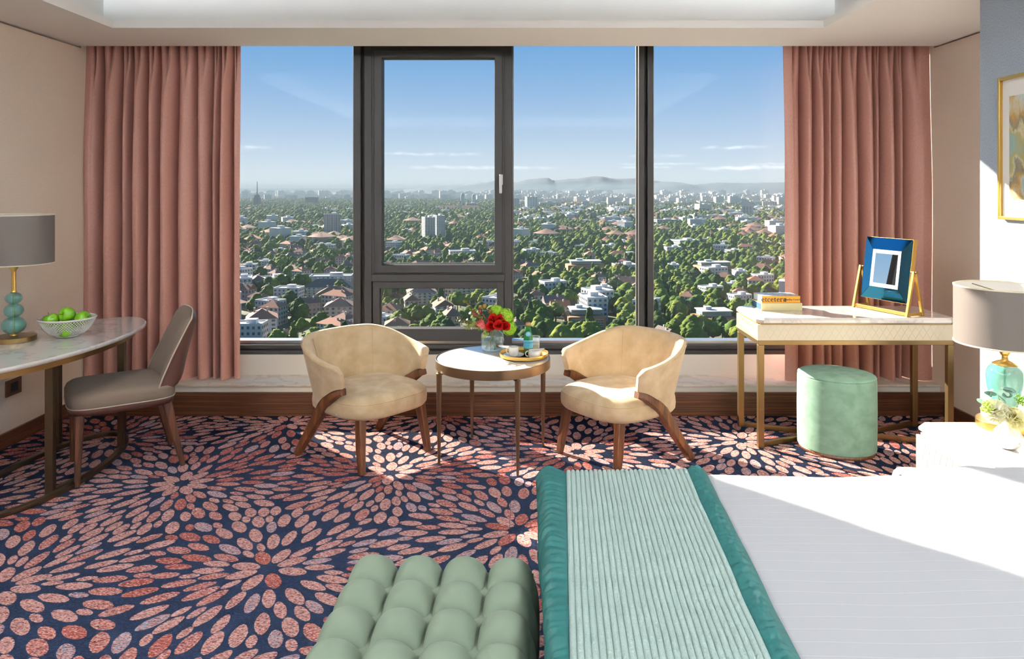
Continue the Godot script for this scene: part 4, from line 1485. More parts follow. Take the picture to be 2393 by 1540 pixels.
func vanity() -> void:
	var t := thing("dressing_table", "dressing table with white marble top and brass legs before the right curtain", "table", Vector3.ZERO)
	var x0 := 1.358; var x1 := 2.505; var z0 := -4.625; var z1 := -4.175
	var k := 0.035
	var ol := [Vector2(x1, (z0 + z1) / 2.0), Vector2(x1, z0 + k), Vector2(x1 - k, z0), Vector2(x0 + k, z0), Vector2(x0, z0 + k), Vector2(x0, z1 - k), Vector2(x0 + k, z1), Vector2(x1 - k, z1), Vector2(x1, z1 - k)]
	var m := MB.new()
	m.ringed(ol, [Vector2(-0.003, 0.7245), Vector2(0, 0.7275), Vector2(0, 0.742), Vector2(-0.012, 0.754)], true)
	part(t, "marble_top", m, mats.marble)
	m = MB.new()
	m.plain_box(Vector3((x0 + x1) / 2.0, 0.718, (z0 + z1) / 2.0), Vector3(x1 - x0 - 0.05, 0.013, z1 - z0 - 0.05))
	part(t, "shadow_gap", m, mats.brass_dark)
	m = MB.new()
	m.box(Vector3((x0 + x1) / 2.0, 0.667, z1 - 0.03), Vector3(x1 - x0 - 0.012, 0.092, 0.016), 0.002, 1)
	var dr := part(t, "drawer_front", m, mats.cream_leather, "cream embossed leather drawer front")
	m = MB.new()      # raised diamond stitching on the front
	for i in 26:
		var xa := x0 + 0.03 + i * 0.042
		for s in [-1.0, 1.0]:
			var a := Vector3(xa, 0.667 - 0.044 * s, z1 - 0.0216)
			var b := Vector3(xa + 0.055, 0.667 + 0.044 * s, z1 - 0.0216)
			if b.x < x1 - 0.02:
				m.bar(a, b, 0.0012, 0.0012, Vector3.BACK)
	part(dr, "embossing", m, mats.cream_leather).set_meta("kind", "stuff")
	for s in 2:
		m = MB.new()
		m.box(Vector3([x0 + 0.014, x1 - 0.014][s], 0.667, (z0 + z1) / 2.0 - 0.01), Vector3(0.016, 0.092, z1 - z0 - 0.05), 0.002, 1)
		part(t, "side_panel", m, mats.oak, "pale striped oak side panel")
	m = MB.new()
	m.box(Vector3((x0 + x1) / 2.0, 0.667, z0 + 0.02), Vector3(x1 - x0 - 0.05, 0.09, 0.016), 0.002, 1)
	part(t, "back_panel", m, mats.oak)
	m = MB.new()
	for z in [z0 + 0.035, z1 - 0.036]:
		m.box(Vector3((x0 + x1) / 2.0, 0.608, z), Vector3(x1 - x0 - 0.02, 0.026, 0.03), 0.002, 1)
	for x in [x0 + 0.026, x1 - 0.026]:
		m.box(Vector3(x, 0.608, (z0 + z1) / 2.0), Vector3(0.032, 0.026, z1 - z0 - 0.1), 0.002, 1)
	part(t, "apron", m, mats.brass_dark)
	for x in [x0 + 0.027, x1 - 0.027]:
		for z in [z0 + 0.035, z1 - 0.036]:
			m = MB.new()
			m.box(Vector3(x, 0.2975, z), Vector3(0.034, 0.595, 0.034), 0.002, 1)
			part(t, "leg", m, mats.brass_dark)
	for e in 2:
		var pts := []; var ws := []; var hs := []
		for i in 25:
			var f := i / 24.0
			var z: float = [z1 - 0.036, z0 + 0.035][e] + [-1.0, 1.0][e] * 0.165 * sin(f * PI)
			pts.append(Vector3(lerpf(x0 + 0.03, x1 - 0.03, f), 0.0165, z))
			ws.append(0.030); hs.append(0.018)
		m = MB.new()
		m.strip(pts, Vector3.UP, ws, hs, 0.1, 1)
		part(t, "floor_bar", m, mats.brass_dark)

func books() -> void:
	var at := Vector3(1.461, 0.754, -4.425)
	var turn := 0.03
	var dat := [[0.252, 0.17, 0.047, 0.0, 0.0, lin(0.70, 0.62, 0.34), lin(0.01, 0.07, 0.12), "cream-spined book at the bottom of the stack on the dressing table"], [0.236, 0.158, 0.042, 0.006, 0.047, lin(0.78, 0.33, 0.02), lin(0.55, 0.75, 0.85), "orange-spined book on top of the stack on the dressing table"]]
	for k in 2:
		var d: Array = dat[k]
		var t := thing("book", d[7], "book", at + Vector3(d[3], d[4], -d[3]), turn, "books on the dressing table")
		var w: float = d[0]; var dp: float = d[1]; var h: float = d[2]
		var m := MB.new()
		m.box(Vector3(w / 2.0, 0.0025, -dp / 2.0), Vector3(w, 0.004, dp), 0.001, 1)
		m.box(Vector3(w / 2.0, h - 0.0022, -dp / 2.0), Vector3(w, 0.004, dp), 0.001, 1)
		m.box(Vector3(w / 2.0, h / 2.0, -0.0025), Vector3(w, h - 0.001, 0.005), 0.002, 1)
		var cover := part(t, "cover", m, M(d[5], 0.5))
		m = MB.new()
		m.box(Vector3(w / 2.0, h / 2.0, -dp / 2.0 - 0.002), Vector3(w - 0.007, h - 0.0085, dp - 0.008), 0.0005, 1)
		part(t, "pages", m, M(d[6], 0.8))
		if k == 1:
			m = MB.new()
			m.plain_box(Vector3(w / 2.0, h + 0.0002, -dp / 2.0 - 0.004), Vector3(w - 0.004, 0.0004, dp - 0.012))
			part(cover, "cover_print", m, M(Color(1, 1, 1), 0.35, 0.0, {"tex": noise_tex(256, 0.018, [0.0, Color(0.93, 0.92, 0.88), 0.52, Color(0.92, 0.91, 0.87), 0.58, Color(0.25, 0.50, 0.62), 0.68, Color(0.10, 0.30, 0.45), 0.75, Color(0.95, 0.94, 0.90)], {"seed": 83}), "tri": Vector3(2.2, 2, 7)}))
			var ink := M(lin(0.012, 0.02, 0.015), 0.6)
			var a := part(cover, "title", letters("etcetera", 0.027, 0.0006), ink)
			a.position = Vector3(0.073, h * 0.50, 0.0006)
			var b := part(cover, "subtitle", letters("etc.", 0.011, 0.0006), ink)
			b.position = Vector3(0.142, h * 0.5, 0.0006)
			b.rotation.z = PI / 2.0
			var c := part(cover, "author", letters("Sibella Court", 0.0115, 0.0006), ink)
			c.position = Vector3(0.183, h * 0.48, 0.0006)
		else:
			m = MB.new()
			for q in 3:
				m.plain_box(Vector3(0.035 + q * 0.016, h * 0.52, 0.0002), Vector3(0.011, 0.0016, 0.0004))
			part(cover, "spine_print", m, M(lin(0.55, 0.45, 0.2), 0.5))

func table_mirror() -> void:
	var aL := Vector3(2.148, 1.012, -4.595)
	var aR := Vector3(2.287, 1.012, -4.232)
	var ax := (aR - aL).normalized()
	var nn := ax.cross(Vector3.UP).normalized()
	var o := (aL + aR) / 2.0
	o.y = 0.754
	var t := thing("table_mirror", "square tilting mirror with blue mirrored frame on brass trestle stand", "mirror", o)
	t.basis = Basis(ax, Vector3.UP, nn)
	var W := aL.distance_to(aR)
	var hw := W / 2.0
	var m := MB.new()
	for s in [-1.0, 1.0]:
		m = MB.new()
		for q in [-1.0, 1.0]:
			m.bar(Vector3(s * hw, 0.262, q * 0.004), Vector3(s * (hw + 0.002), 0.001, q * 0.062), 0.016, 0.014, Vector3.BACK)
		m.bar(Vector3(s * hw, 0.012, -0.06), Vector3(s * hw, 0.012, 0.06), 0.010, 0.018)
		part(t, "trestle", m, mats.brass)
		m = MB.new()
		m.tube([Vector3(s * (hw - 0.022), 0.256, 0), Vector3(s * (hw + 0.018), 0.256, 0)], 0.0085, 14)
		part(t, "pivot_knob", m, mats.brass_dark)
	m = MB.new()
	m.bar(Vector3(-hw, 0.014, 0.052), Vector3(hw, 0.014, 0.052), 0.012, 0.020)
	part(t, "stretcher", m, mats.brass)
	var keep := Transform3D(Basis(Vector3.RIGHT, -0.14), Vector3(0, 0.256, 0))
	var mw := hw - 0.022
	var mh := 0.190
	m = MB.new()
	m.t = keep
	m.box(Vector3(0, 0, -0.012), Vector3(2 * mw, 2 * mh, 0.034), 0.002, 1)
	part(t, "brass_case", m, mats.brass)
	var blue := M(lin(0.06, 0.30, 0.52), 0.06, 1.0)
	var iw := mw * 0.60; var ih := mh * 0.60
	var oc := [Vector3(-mw + 0.002, -mh + 0.002, 0.0055), Vector3(mw - 0.002, -mh + 0.002, 0.0055), Vector3(mw - 0.002, mh - 0.002, 0.0055), Vector3(-mw + 0.002, mh - 0.002, 0.0055)]
	var ic := [Vector3(-iw, -ih, 0.013), Vector3(iw, -ih, 0.013), Vector3(iw, ih, 0.013), Vector3(-iw, ih, 0.013)]
	for k in 4:
		m = MB.new()
		m.t = keep
		var j := (k + 1) % 4
		var g := 0.0015
		var a: Vector3 = oc[k].lerp(oc[j], g * 3.0); var b: Vector3 = oc[j].lerp(oc[k], g * 3.0)
		var c: Vector3 = ic[j].lerp(ic[k], g * 4.0); var d: Vector3 = ic[k].lerp(ic[j], g * 4.0)
		m.face([a, b, c, d])
		part(t, "blue_strip", m, blue, "blue mirror glass strip")
	m = MB.new()
	m.t = keep
	var jw := iw * 0.80; var jh := ih * 0.80
	var jc := [Vector3(-jw, -jh, 0.0115), Vector3(jw, -jh, 0.0115), Vector3(jw, jh, 0.0115), Vector3(-jw, jh, 0.0115)]
	for k in 4:
		var j := (k + 1) % 4
		m.face([ic[k], ic[j], jc[j], jc[k]])
	part(t, "pale_border", m, M(lin(0.62, 0.66, 0.60), 0.25, 0.2))
	m = MB.new()
	m.t = keep
	m.face(jc)
	part(t, "mirror_glass", m, M(lin(0.86, 0.89, 0.88), 0.01, 1.0))

func stool() -> void:
	var t := thing("drum_stool", "mint green velvet drum stool in front of the dressing table", "stool", Vector3(1.815, 0, -4.19))
	var ol := ellipse(0.212, 0.188, 72, 2.0, Vector2.ZERO, 0.6)
	var m := MB.new()
	m.ringed(ol, [Vector2(-0.006, 0.018), Vector2(0.0, 0.024), Vector2(0.002, 0.1), Vector2(0.003, 0.25), Vector2(0.001, 0.415), Vector2(-0.003, 0.4215), Vector2(-0.003, 0.4245), Vector2(0.0, 0.4275), Vector2(-0.002, 0.434), Vector2(-0.012, 0.440), Vector2(-0.04, 0.444), Vector2(-0.1, 0.446)])
	part(t, "drum", m, mats.velvet_mint)
	m = MB.new()
	m.ringed(ol, [Vector2(-0.01, 0.0005), Vector2(-0.006, 0.001), Vector2(-0.006, 0.019), Vector2(-0.02, 0.019)])
	part(t, "plinth", m, mats.wood)

func nightstand() -> void:
	var t := thing("bedside_cabinet", "white marble topped bedside cabinet at the right by the bed", "cabinet")
	var x0 := 1.655; var x1 := 2.235; var z0 := -3.06; var z1 := -2.545
	var ol := [Vector2(x1, z1), Vector2(x1, z0), Vector2(x0 + 0.03, z0), Vector2(x0, z0 + 0.03), Vector2(x0, z1)]
	var m := MB.new()
	m.ringed(ol, [Vector2(-0.004, 0.493), Vector2(0, 0.497), Vector2(0, 0.508), Vector2(-0.012, 0.52)], true)
	part(t, "marble_top", m, mats.marble)
	m = MB.new()
	m.box(Vector3((x0 + x1) / 2.0 + 0.012, 0.4855, (z0 + z1) / 2.0), Vector3(x1 - x0 - 0.04, 0.015, z1 - z0 - 0.03), 0.001, 1)
	part(t, "shadow_gap", m, mats.brass_dark)
	m = MB.new()
	m.box(Vector3((x0 + x1) / 2.0 + 0.01, 0.255, (z0 + z1) / 2.0), Vector3(x1 - x0 - 0.02, 0.445, z1 - z0 - 0.012), 0.003, 1)
	part(t, "body", m, mats.night_leather)
	var dr: Node
	for k in 2:
		m = MB.new()
		m.box(Vector3(x0 + 0.004, [0.15, 0.37][k], (z0 + z1) / 2.0), Vector3(0.014, 0.205, z1 - z0 - 0.03), 0.002, 1)
		dr = part(t, "drawer_front", m, mats.night_leather, "cream leather drawer front")
	m = MB.new()
	for i in 12:
		for s in [-1.0, 1.0]:
			var za := z0 + 0.03 + i * 0.038
			if za + 0.06 < z1 - 0.02:
				m.bar(Vector3(x0 - 0.0036, 0.37 - s * 0.09, za), Vector3(x0 - 0.0036, 0.37 + s * 0.09, za + 0.06), 0.0012, 0.0012, Vector3.RIGHT)
	part(dr, "embossing", m, mats.night_leather).set_meta("kind", "stuff")
	m = MB.new()
	m.box(Vector3((x0 + x1) / 2.0 + 0.01, 0.0165, (z0 + z1) / 2.0), Vector3(x1 - x0 - 0.06, 0.032, z1 - z0 - 0.06), 0.002, 1)
	part(t, "plinth", m, mats.brass_dark)

func bedside_lamp() -> void:
	var t := thing("bedside_lamp", "table lamp with green bubble glass body on the bedside cabinet", "lamp", Vector3(1.985, 0.52, -3.0 + 0.105 - 0.09))
	var m := MB.new()
	m.lathe([Vector2(0, 0.0005), Vector2(0.103, 0.0005), Vector2(0.104, 0.002), Vector2(0.104, 0.028), Vector2(0.102, 0.030), Vector2(0, 0.0305)], 56)
	part(t, "base", m, mats.brass)
	m = MB.new()
	m.lathe([Vector2(0.02, 0.030), Vector2(0.02, 0.072), Vector2(0.004, 0.074), Vector2(0.004, 0.255), Vector2(0.046, 0.257), Vector2(0.047, 0.260), Vector2(0.030, 0.270), Vector2(0.013, 0.277), Vector2(0.011, 0.292), Vector2(0.016, 0.298), Vector2(0.023, 0.312), Vector2(0.024, 0.335), Vector2(0, 0.336)], 32)
	part(t, "stem", m, mats.brass)
	m = MB.new()
	m.lathe([Vector2(0.018, 0.070), Vector2(0.036, 0.074), Vector2(0.048, 0.095), Vector2(0.058, 0.135), Vector2(0.066, 0.175), Vector2(0.0685, 0.205), Vector2(0.066, 0.230), Vector2(0.056, 0.248), Vector2(0.046, 0.256)], 40)
	part(t, "glass_body", m, mats.pale_glass)
	var r := RandomNumberGenerator.new()
	r.seed = 8
	m = MB.new()
	for k in 260:
		var v := r.randf()
		var a := r.randf() * TAU
		var y := lerpf(0.085, 0.245, v)
		var rad := lerpf(0.05, 0.0675, ss(0.09, 0.19, y)) - 0.012 * ss(0.215, 0.25, y) - 0.002
		m.ball(Vector3(cos(a) * rad, y, sin(a) * rad), Vector3.ONE * r.randf_range(0.0007, 0.0018), 5, 4)
	part(t, "bubbles", m, mats.pale_glass).set_meta("kind", "stuff")
	drum_shade(t, 0.184, 0.345, 0.578, 0.0)

func ruffle(m: MB, c: Vector3, r: float, layers: int, sd: int) -> void:   # a many-petalled bloom
	var q := RandomNumberGenerator.new()
	q.seed = sd
	for l in layers:
		var f := (l + 1.0) / layers
		var n := 5 + l * 2
		for k in n:
			var a := TAU * (k + q.randf_range(-0.3, 0.3)) / n + l
			var open: float = f * 1.25
			m.t = Transform3D(Basis(Vector3.UP, a) * Basis(Vector3.BACK, -open), c)
			m.grid(5, 4, func(u, v):
				var s: float = (u - 0.5) * 2.0
				var w: float = r * (0.16 + 0.42 * v)
				return Vector3(-0.1 * r * (1.0 - v) + 0.10 * r * sin(s * 5.0 + l) * v * v + 0.25 * r * v * v, r * (0.2 + 0.8 * v) * (1.0 - 0.12 * s * s), s * w))
	m.t = Transform3D()

func bud_vase() -> void:
	var base := Vector3(1.834, 0.52, -2.745)
	var t := thing("bud_vase", "small round white vase with dimples on the bedside cabinet", "vase", base)
	var m := MB.new()
	var pr := [Vector2(0, 0.0005), Vector2(0.020, 0.0005), Vector2(0.034, 0.006), Vector2(0.045, 0.020), Vector2(0.0495, 0.036), Vector2(0.048, 0.052), Vector2(0.040, 0.068), Vector2(0.028, 0.081), Vector2(0.019, 0.089), Vector2(0.016, 0.096), Vector2(0.017, 0.101), Vector2(0.014, 0.101), Vector2(0.012, 0.094), Vector2(0.0, 0.09)]
	var fine := []
	for k in 60:
		var s := k / 59.0 * (pr.size() - 1)
		var i := mini(int(s), pr.size() - 2)
		fine.append(pr[i].lerp(pr[i + 1], s - i))
	m.grid(84, 59, func(u, w):
		var q: Vector2 = fine[int(round(w * 59))]
		var a: float = u * TAU
		var dent := 0.0
		if q.y > 0.012 and q.y < 0.08 and w < 0.72:
			var row := (q.y - 0.012) / 0.0135
			var rr: float = row - floor(row) - 0.5
			var cc := fposmod(u * 16.0 + 0.5 * floor(row), 1.0) - 0.5
			dent = 0.0022 * exp(-(rr * rr + cc * cc * 1.2) * 14.0)
		var r: float = q.x - dent
		return Vector3(r * cos(a), q.y, -r * sin(a)), true)
	part(t, "body", m, mats.porcelain)
	var cream := M(lin(0.86, 0.82, 0.48), 0.6, 0.0, {"back": Color(0.5, 0.48, 0.2), "rim": 0.2})
	var pale := M(lin(0.88, 0.87, 0.66), 0.6, 0.0, {"back": Color(0.5, 0.48, 0.3), "rim": 0.2})
	var stem := M(lin(0.10, 0.22, 0.05), 0.6)
	var tip := Vector3(0, 0.10, 0)
	var fl := [[Vector3(-0.045, 0.150, 0.0), 0.046, pale, "pale cream rounded bloom on the left of the small white vase"], [Vector3(0.018, 0.128, 0.03), 0.042, cream, "yellow ruffled carnation leaning over the small white vase"]]
	for k in 2:
		var f := thing("cream_flower", fl[k][3], "flower", base, 0.0, "cream flowers in the small white vase")
		m = MB.new()
		var tilt := Basis.from_euler([Vector3(0.5, 0, 0.35), Vector3(0.9, 0, -0.3)][k])
		ruffle(m, Vector3.ZERO, fl[k][1], 5, 5 + k)
		var h := part(f, "bloom", m, fl[k][2])
		h.transform = Transform3D(tilt, fl[k][0] - tilt.y * 0.022)
		m = MB.new()
		m.tube([Vector3(0, 0.094, 0), tip, fl[k][0] - tilt.y * 0.02], 0.002, 6)
		part(f, "stem", m, stem)
	var greens := [[Vector3(-0.015, 0.185, -0.03), "grey-green eucalyptus leaves behind the cream blooms"], [Vector3(0.07, 0.175, -0.02), "dark green berry sprig at the right of the small white vase"], [Vector3(-0.075, 0.155, 0.0), "light green berry sprig at the left of the small white vase"]]
	for k in 3:
		var g := thing("leaf_sprig", greens[k][1], "leaves", base, 0.0, "green sprigs in the small white vase")
		var e: Vector3 = greens[k][0]
		m = MB.new()
		m.tube([Vector3(0, 0.094, 0), tip, tip.lerp(e, 0.5) + Vector3(0, 0.01, 0), e], 0.0016, 5)
		part(g, "stem", m, stem)
		m = MB.new()
		var r := RandomNumberGenerator.new(); r.seed = 60 + k
		if k == 0:
			for i in 12:
				m.t = Transform3D(Basis.from_euler(Vector3(r.randf_range(0.3, 1.6), r.randf() * TAU, r.randf_range(-0.5, 0.5))), e + Vector3(r.randf_range(-0.06, 0.05), r.randf_range(-0.035, 0.03), r.randf_range(-0.02, 0.02)))
				m.ringed(ellipse(0.022, 0.011, 12), [Vector2(0, -0.0004), Vector2(0, 0.0004)])
			m.t = Transform3D()
			part(g, "leaves", m, M(lin(0.13, 0.24, 0.19), 0.55, 0.0, {"back": Color(0.1, 0.2, 0.12)})).set_meta("kind", "stuff")
		else:
			for i in 60:
				var d := Vector3(r.randfn(), r.randfn(), r.randfn()).normalized() * 0.024 * pow(r.randf(), 0.4)
				m.ball(e + d, Vector3.ONE * r.randf_range(0.003, 0.0048), 7, 5)
			part(g, "berries", m, M(lin(0.18, 0.36, 0.03) if k == 1 else lin(0.40, 0.55, 0.08), 0.5)).set_meta("kind", "stuff")

# ------------------------------------------------------------------ bed
const BX0 := 0.075      # foot
const BX1 := 2.24
const BD0 := 0.55       # near side
const BD1 := 2.50       # window side
const BH := 0.53

func over(t: float, a: float, b: float, r: float) -> Vector2:   # length along a cloth laid over an edge-rounded slab from a to b -> (position, drop)
	if t < a + r:
		var e := a + r - t
		if e < r * PI / 2.0:
			return Vector2(a + r - r * sin(e / r), r - r * cos(e / r))
		return Vector2(a, r + e - r * PI / 2.0)
	if t > b - r:
		var e := t - (b - r)
		if e < r * PI / 2.0:
			return Vector2(b - r + r * sin(e / r), r - r * cos(e / r))
		return Vector2(b, r + e - r * PI / 2.0)
	return Vector2(t, 0)

func bed() -> void:
	var nz := FastNoiseLite.new()
	nz.seed = 77; nz.frequency = 1.6; nz.fractal_octaves = 3
	var soft := func(x: float, d: float) -> float:
		return nz.get_noise_2d(x * 0.8, d * 1.2) * 0.010
	var t := thing("bed", "large bed with white striped linen in the right foreground", "bed")
	var m := MB.new()
	m.box(Vector3((BX0 + BX1) / 2.0 + 0.02, 0.17, -(BD0 + BD1) / 2.0), Vector3(BX1 - BX0 - 0.06, 0.26, BD1 - BD0 - 0.06), 0.03, 3)
	part(t, "base", m, mats.linen_plain)
	m = MB.new()
	m.box(Vector3((BX0 + BX1) / 2.0 + 0.015, 0.40, -(BD0 + BD1) / 2.0), Vector3(BX1 - BX0 - 0.05, 0.20, BD1 - BD0 - 0.05), 0.06, 4)
	part(t, "mattress", m, mats.linen_plain)
	for x in [BX0 + 0.15, BX1 - 0.15]:
		for d in [BD0 + 0.15, BD1 - 0.15]:
			m = MB.new()
			m.lathe([Vector2(0.02, 0.0005), Vector2(0.028, 0.045)], 14, Vector3(x, 0, -d))
			part(t, "foot", m, mats.bronze_dark)
	# headboard on the papered wall
	var hb := thing("headboard", "plain white headboard panel on the grey wall behind the bedside lamp", "headboard")
	m = MB.new()
	m.box(Vector3(2.271, 0.62, -(3.53 + -0.35) / 2.0), Vector3(0.054, 1.24, 3.53 + 0.35), 0.006, 2)
	part(hb, "panel", m, mats.white)
	m = MB.new()
	m.box(Vector3(2.2425, 0.62, -(3.43 + 0.05) / 2.0), Vector3(0.006, 1.12, 3.2), 0.003, 1)
	part(hb, "padded_front", m, mats.white)
	# duvet
	var L := 0.34
	var cov := func(x: float, d: float, lift: float, foot: float) -> Vector3:
		var a := over(x, BX0 - lift + foot, BX1 + 0.3, 0.05)
		var b := over(d, BD0 - lift, BD1 + lift, 0.055)
		var fl: float = 1.0 if (a.y + b.y) < 0.02 else 0.3
		var wob: float = 0.012 * sin(x * 11.0 + d * 2.0) * ss(0.04, 0.2, b.y) + 0.012 * sin(d * 10.0) * ss(0.04, 0.2, a.y)
		var sx: float = -wob if a.y > 0.03 else 0.0
		var sd: float = wob if b.y > 0.03 else 0.0
		return Vector3(a.x + sx, BH + lift - maxf(a.y, b.y) * 1.0 - minf(a.y, b.y) * 0.3 + soft.call(a.x, b.x) * fl, -(b.x + sd))
	m = MB.new()
	var xa := BX0 - 0.16; var xb := 2.235
	var da := BD0 - L; var db := BD1 + L
	m.grid(110, 130, func(u, v): return cov.call(lerpf(xa, xb, u), lerpf(da, db, v), 0.0, 0.0), false, false, Vector2(1.0, (db - da) / 0.19))
	single("duvet", m, mats.linen, "white duvet with fine satin stripes spread over the bed", "duvet")
	# sheet turned back over the head end
	m = MB.new()
	m.grid(60, 130, func(u, v):
		var s: float = u
		var x: float
		var lift: float
		if s < 0.25:
			var e: float = s / 0.25 * PI
			x = 1.29 - 0.013 * sin(e)
			lift = 0.002 + 0.008 * (1.0 - cos(e))
		else:
			x = lerpf(1.29, 2.235, (s - 0.25) / 0.75)
			lift = 0.018 + 0.006 * nz.get_noise_2d(x * 2.4, v * 7.0)
		return cov.call(x, lerpf(BD0 - 0.3, BD1 + 0.3, v), lift, 0.0), false, false, Vector2(1.0, (db - da) / 0.19))
	single("turned_back_sheet", m, mats.linen, "striped white sheet turned back at the head of the bed", "sheet")
	# runner across the foot: quilted field and two gathered velvet borders
	t = thing("bed_runner", "quilted pale green bed runner with teal velvet borders across the foot", "bed runner")
	var slant := func(d: float) -> float:
		return -0.055 * (BD1 - d)
	var r0 := 0.155; var r1 := 0.565
	m = MB.new()
	var ribs := 27
	m.grid(ribs * 8, 150, func(u, v):
		var d: float = lerpf(BD0 - 0.3, BD1 + 0.34, v)
		var x: float = lerpf(r0, r1, u) + slant.call(d)
		var rib: float = absf(sin(u * ribs * PI))
		return cov.call(x, d, 0.010 + 0.0075 * pow(rib, 0.5) + 0.0010 * sin(d * 420.0) * rib, 0.0))
	part(t, "quilted_field", m, mats.quilt)
	for k in 2:
		m = MB.new()
		var w0: float = [r0 - 0.20, r1 - 0.004][k]
		var w1: float = [r0 + 0.004, r1 + 0.062][k]
		m.grid(20, 420, func(u, v):
			var d: float = lerpf(BD0 - 0.3, BD1 + 0.34, v)
			var x: float = lerpf(w0, w1, u) + slant.call(d)
			var puff: float = sin(clampf(u, 0.0, 1.0) * PI) if k == 1 else minf(1.0, sin(u * PI) * 1.4)
			var g: float = sin(d * 190.0 + u * 3.0 + 3.0 * nz.get_noise_1d(d * 6.0)) * 0.5 + sin(d * 310.0 - u * 2.0) * 0.3 + nz.get_noise_2d(d * 12.0, u * 2.0) * 1.2
			return cov.call(x, d, 0.008 + 0.014 * puff + 0.0042 * g * puff, 0.0))
		part(t, "velvet_border", m, mats.teal, "gathered teal velvet border")

func bench() -> void:
	var rows := 9
	var px := 0.1295
	var t := thing("bench", "sage green tufted velvet bench at the foot of the bed", "bench", Vector3(-0.2225, 0, -2.107), -0.045)
	# local: +z towards the camera
	var m := MB.new()
	m.box(Vector3(0, 0.26, rows * px / 2.0), Vector3(4 * px - 0.012, 0.29, rows * px - 0.012), 0.03, 3)
	part(t, "body", m, mats.velvet_sage)
	var pad := MB.new()
	pad.grid(24, 24, func(u, v):
		var a: float = u * 2.0 - 1.0
		var b: float = v * 2.0 - 1.0
		var sa: float = sqrt(1.0 - pow(absf(a), 2.3))
		var sb: float = sqrt(1.0 - pow(absf(b), 2.3))
		var h: float = 0.62 * sa * sb + 0.19 * (sa + sb)
		return Vector3(a * px * 0.5, 0.370 + 0.090 * h, -b * px * 0.5))
	var pm := pad.mesh()
	for j in rows:
		for i in 4:
			var p := part(t, "pad", pm, mats.velvet_sage)
			p.position = Vector3((i - 1.5) * px, 0, (j + 0.5) * px)
	var side := MB.new()
	side.grid(18, 18, func(u, v):
		var a: float = u * 2.0 - 1.0
		var b: float = v * 2.0 - 1.0
		var h: float = pow((1.0 - pow(absf(a), 3.4)) * (1.0 - pow(absf(b), 3.4)), 0.46)
		return Vector3(0.03 * h, 0.262 + b * 0.135, -a * px * 0.5))
	var sd := side.mesh()
	for j in rows:
		for s in [0, 1]:
			var p := part(t, "side_pad", sd, mats.velvet_sage)
			p.position = Vector3((2.0 * px - 0.012) * (1 if s == 0 else -1), 0, (j + 0.5) * px)
			p.rotation.y = 0.0 if s == 0 else PI
	for i in 4:
		for s in [0, 1]:
			var p := part(t, "side_pad", sd, mats.velvet_sage)
			p.position = Vector3((i - 1.5) * px, 0, 0.012 if s == 0 else rows * px - 0.012)
			p.rotation.y = PI / 2.0 if s == 0 else -PI / 2.0
	for x in [-1.6, 1.6]:
		for z in [0.5, rows - 0.5]:
			m = MB.new()
			m.lathe([Vector2(0.014, 0.0005), Vector2(0.024, 0.118)], 14, Vector3(x * px, 0, z * px))
			part(t, "leg", m, mats.wood_dark)

func picture() -> void:
	var d1 := 3.47
	var w := 0.56; var y0 := 1.353; var y1 := 2.025
	var t := thing("framed_picture", "gold framed abstract watercolour on the grey wall", "picture", Vector3(WG, (y0 + y1) / 2.0, -d1 + w / 2.0), -PI / 2.0)
	var h := y1 - y0
	# local +z faces the room
	var m := MB.new()
	var fw := 0.016
	for s in [-1.0, 1.0]:
		m.box(Vector3(s * (w - fw) / 2.0, 0, 0.016), Vector3(fw, h, 0.03), 0.003, 2)
		m.box(Vector3(0, s * (h - fw) / 2.0, 0.016), Vector3(w - 2 * fw + 0.004, fw, 0.03), 0.003, 2)
	part(t, "frame", m, mats.brass)
	m = MB.new()
	m.plain_box(Vector3(0, 0, 0.008), Vector3(w - 0.02, h - 0.02, 0.012))
	part(t, "mount", m, M(lin(0.83, 0.82, 0.80), 0.9))
	m = MB.new()
	m.plain_box(Vector3(0, 0.0, 0.0145), Vector3(w - 0.13, h - 0.19, 0.002))
	part(t, "painting", m, M(Color(1, 1, 1), 0.8, 0.0, {"tex": noise_tex(256, 0.011, [0.0, Color(0.22, 0.50, 0.52), 0.28, Color(0.55, 0.68, 0.66), 0.42, Color(0.66, 0.62, 0.40), 0.52, Color(0.83, 0.78, 0.60), 0.60, Color(0.48, 0.48, 0.42), 0.70, Color(0.72, 0.55, 0.25), 0.82, Color(0.80, 0.82, 0.80), 1.0, Color(0.3, 0.55, 0.58)], {"warp": 40.0, "seed": 95, "oct": 5}), "tri": Vector3(1.1, 0.6, 1.0)}))
	m = MB.new()
	m.plain_box(Vector3(0, 0, 0.019), Vector3(w - 0.026, h - 0.026, 0.002))
	part(t, "glazing", m, mats.pane)

# ------------------------------------------------------------------ the city below
const GY := -75.0       # ground level
var occupied := {}      # 6 m cells taken by buildings

func ground_at(px: float, py: float) -> Vector3:      # where a sight line through a place in the photograph meets the ground
	var d := F * (EYE - GY) / (py - VY)
	return Vector3((px - VX) / F * d, GY, -d)

func seen_px(p: Vector3) -> Vector2:
	return Vector2(VX + p.x / -p.z * F, VY + (EYE - p.y) / -p.z * F)

func pane_of(px: float, py: float) -> String:
	var e := [556.0, 826.0]
	var n := "left pane"
	if px >= 847:
		if px < 1180:
			e = [890.0, 1160.0]
			n = "sash" if py < 640 else "low pane"
		elif px < 1510:
			e = [1196.0, 1492.0]
			n = "middle pane"
		else:
			e = [1527.0, 1828.0]
			n = "right pane"
	var f: float = (px - e[0]) / (e[1] - e[0])
	return n + (", left edge" if f < 0.2 else ", left of centre" if f < 0.4 else ", centre" if f < 0.6 else ", right of centre" if f < 0.8 else ", right edge")

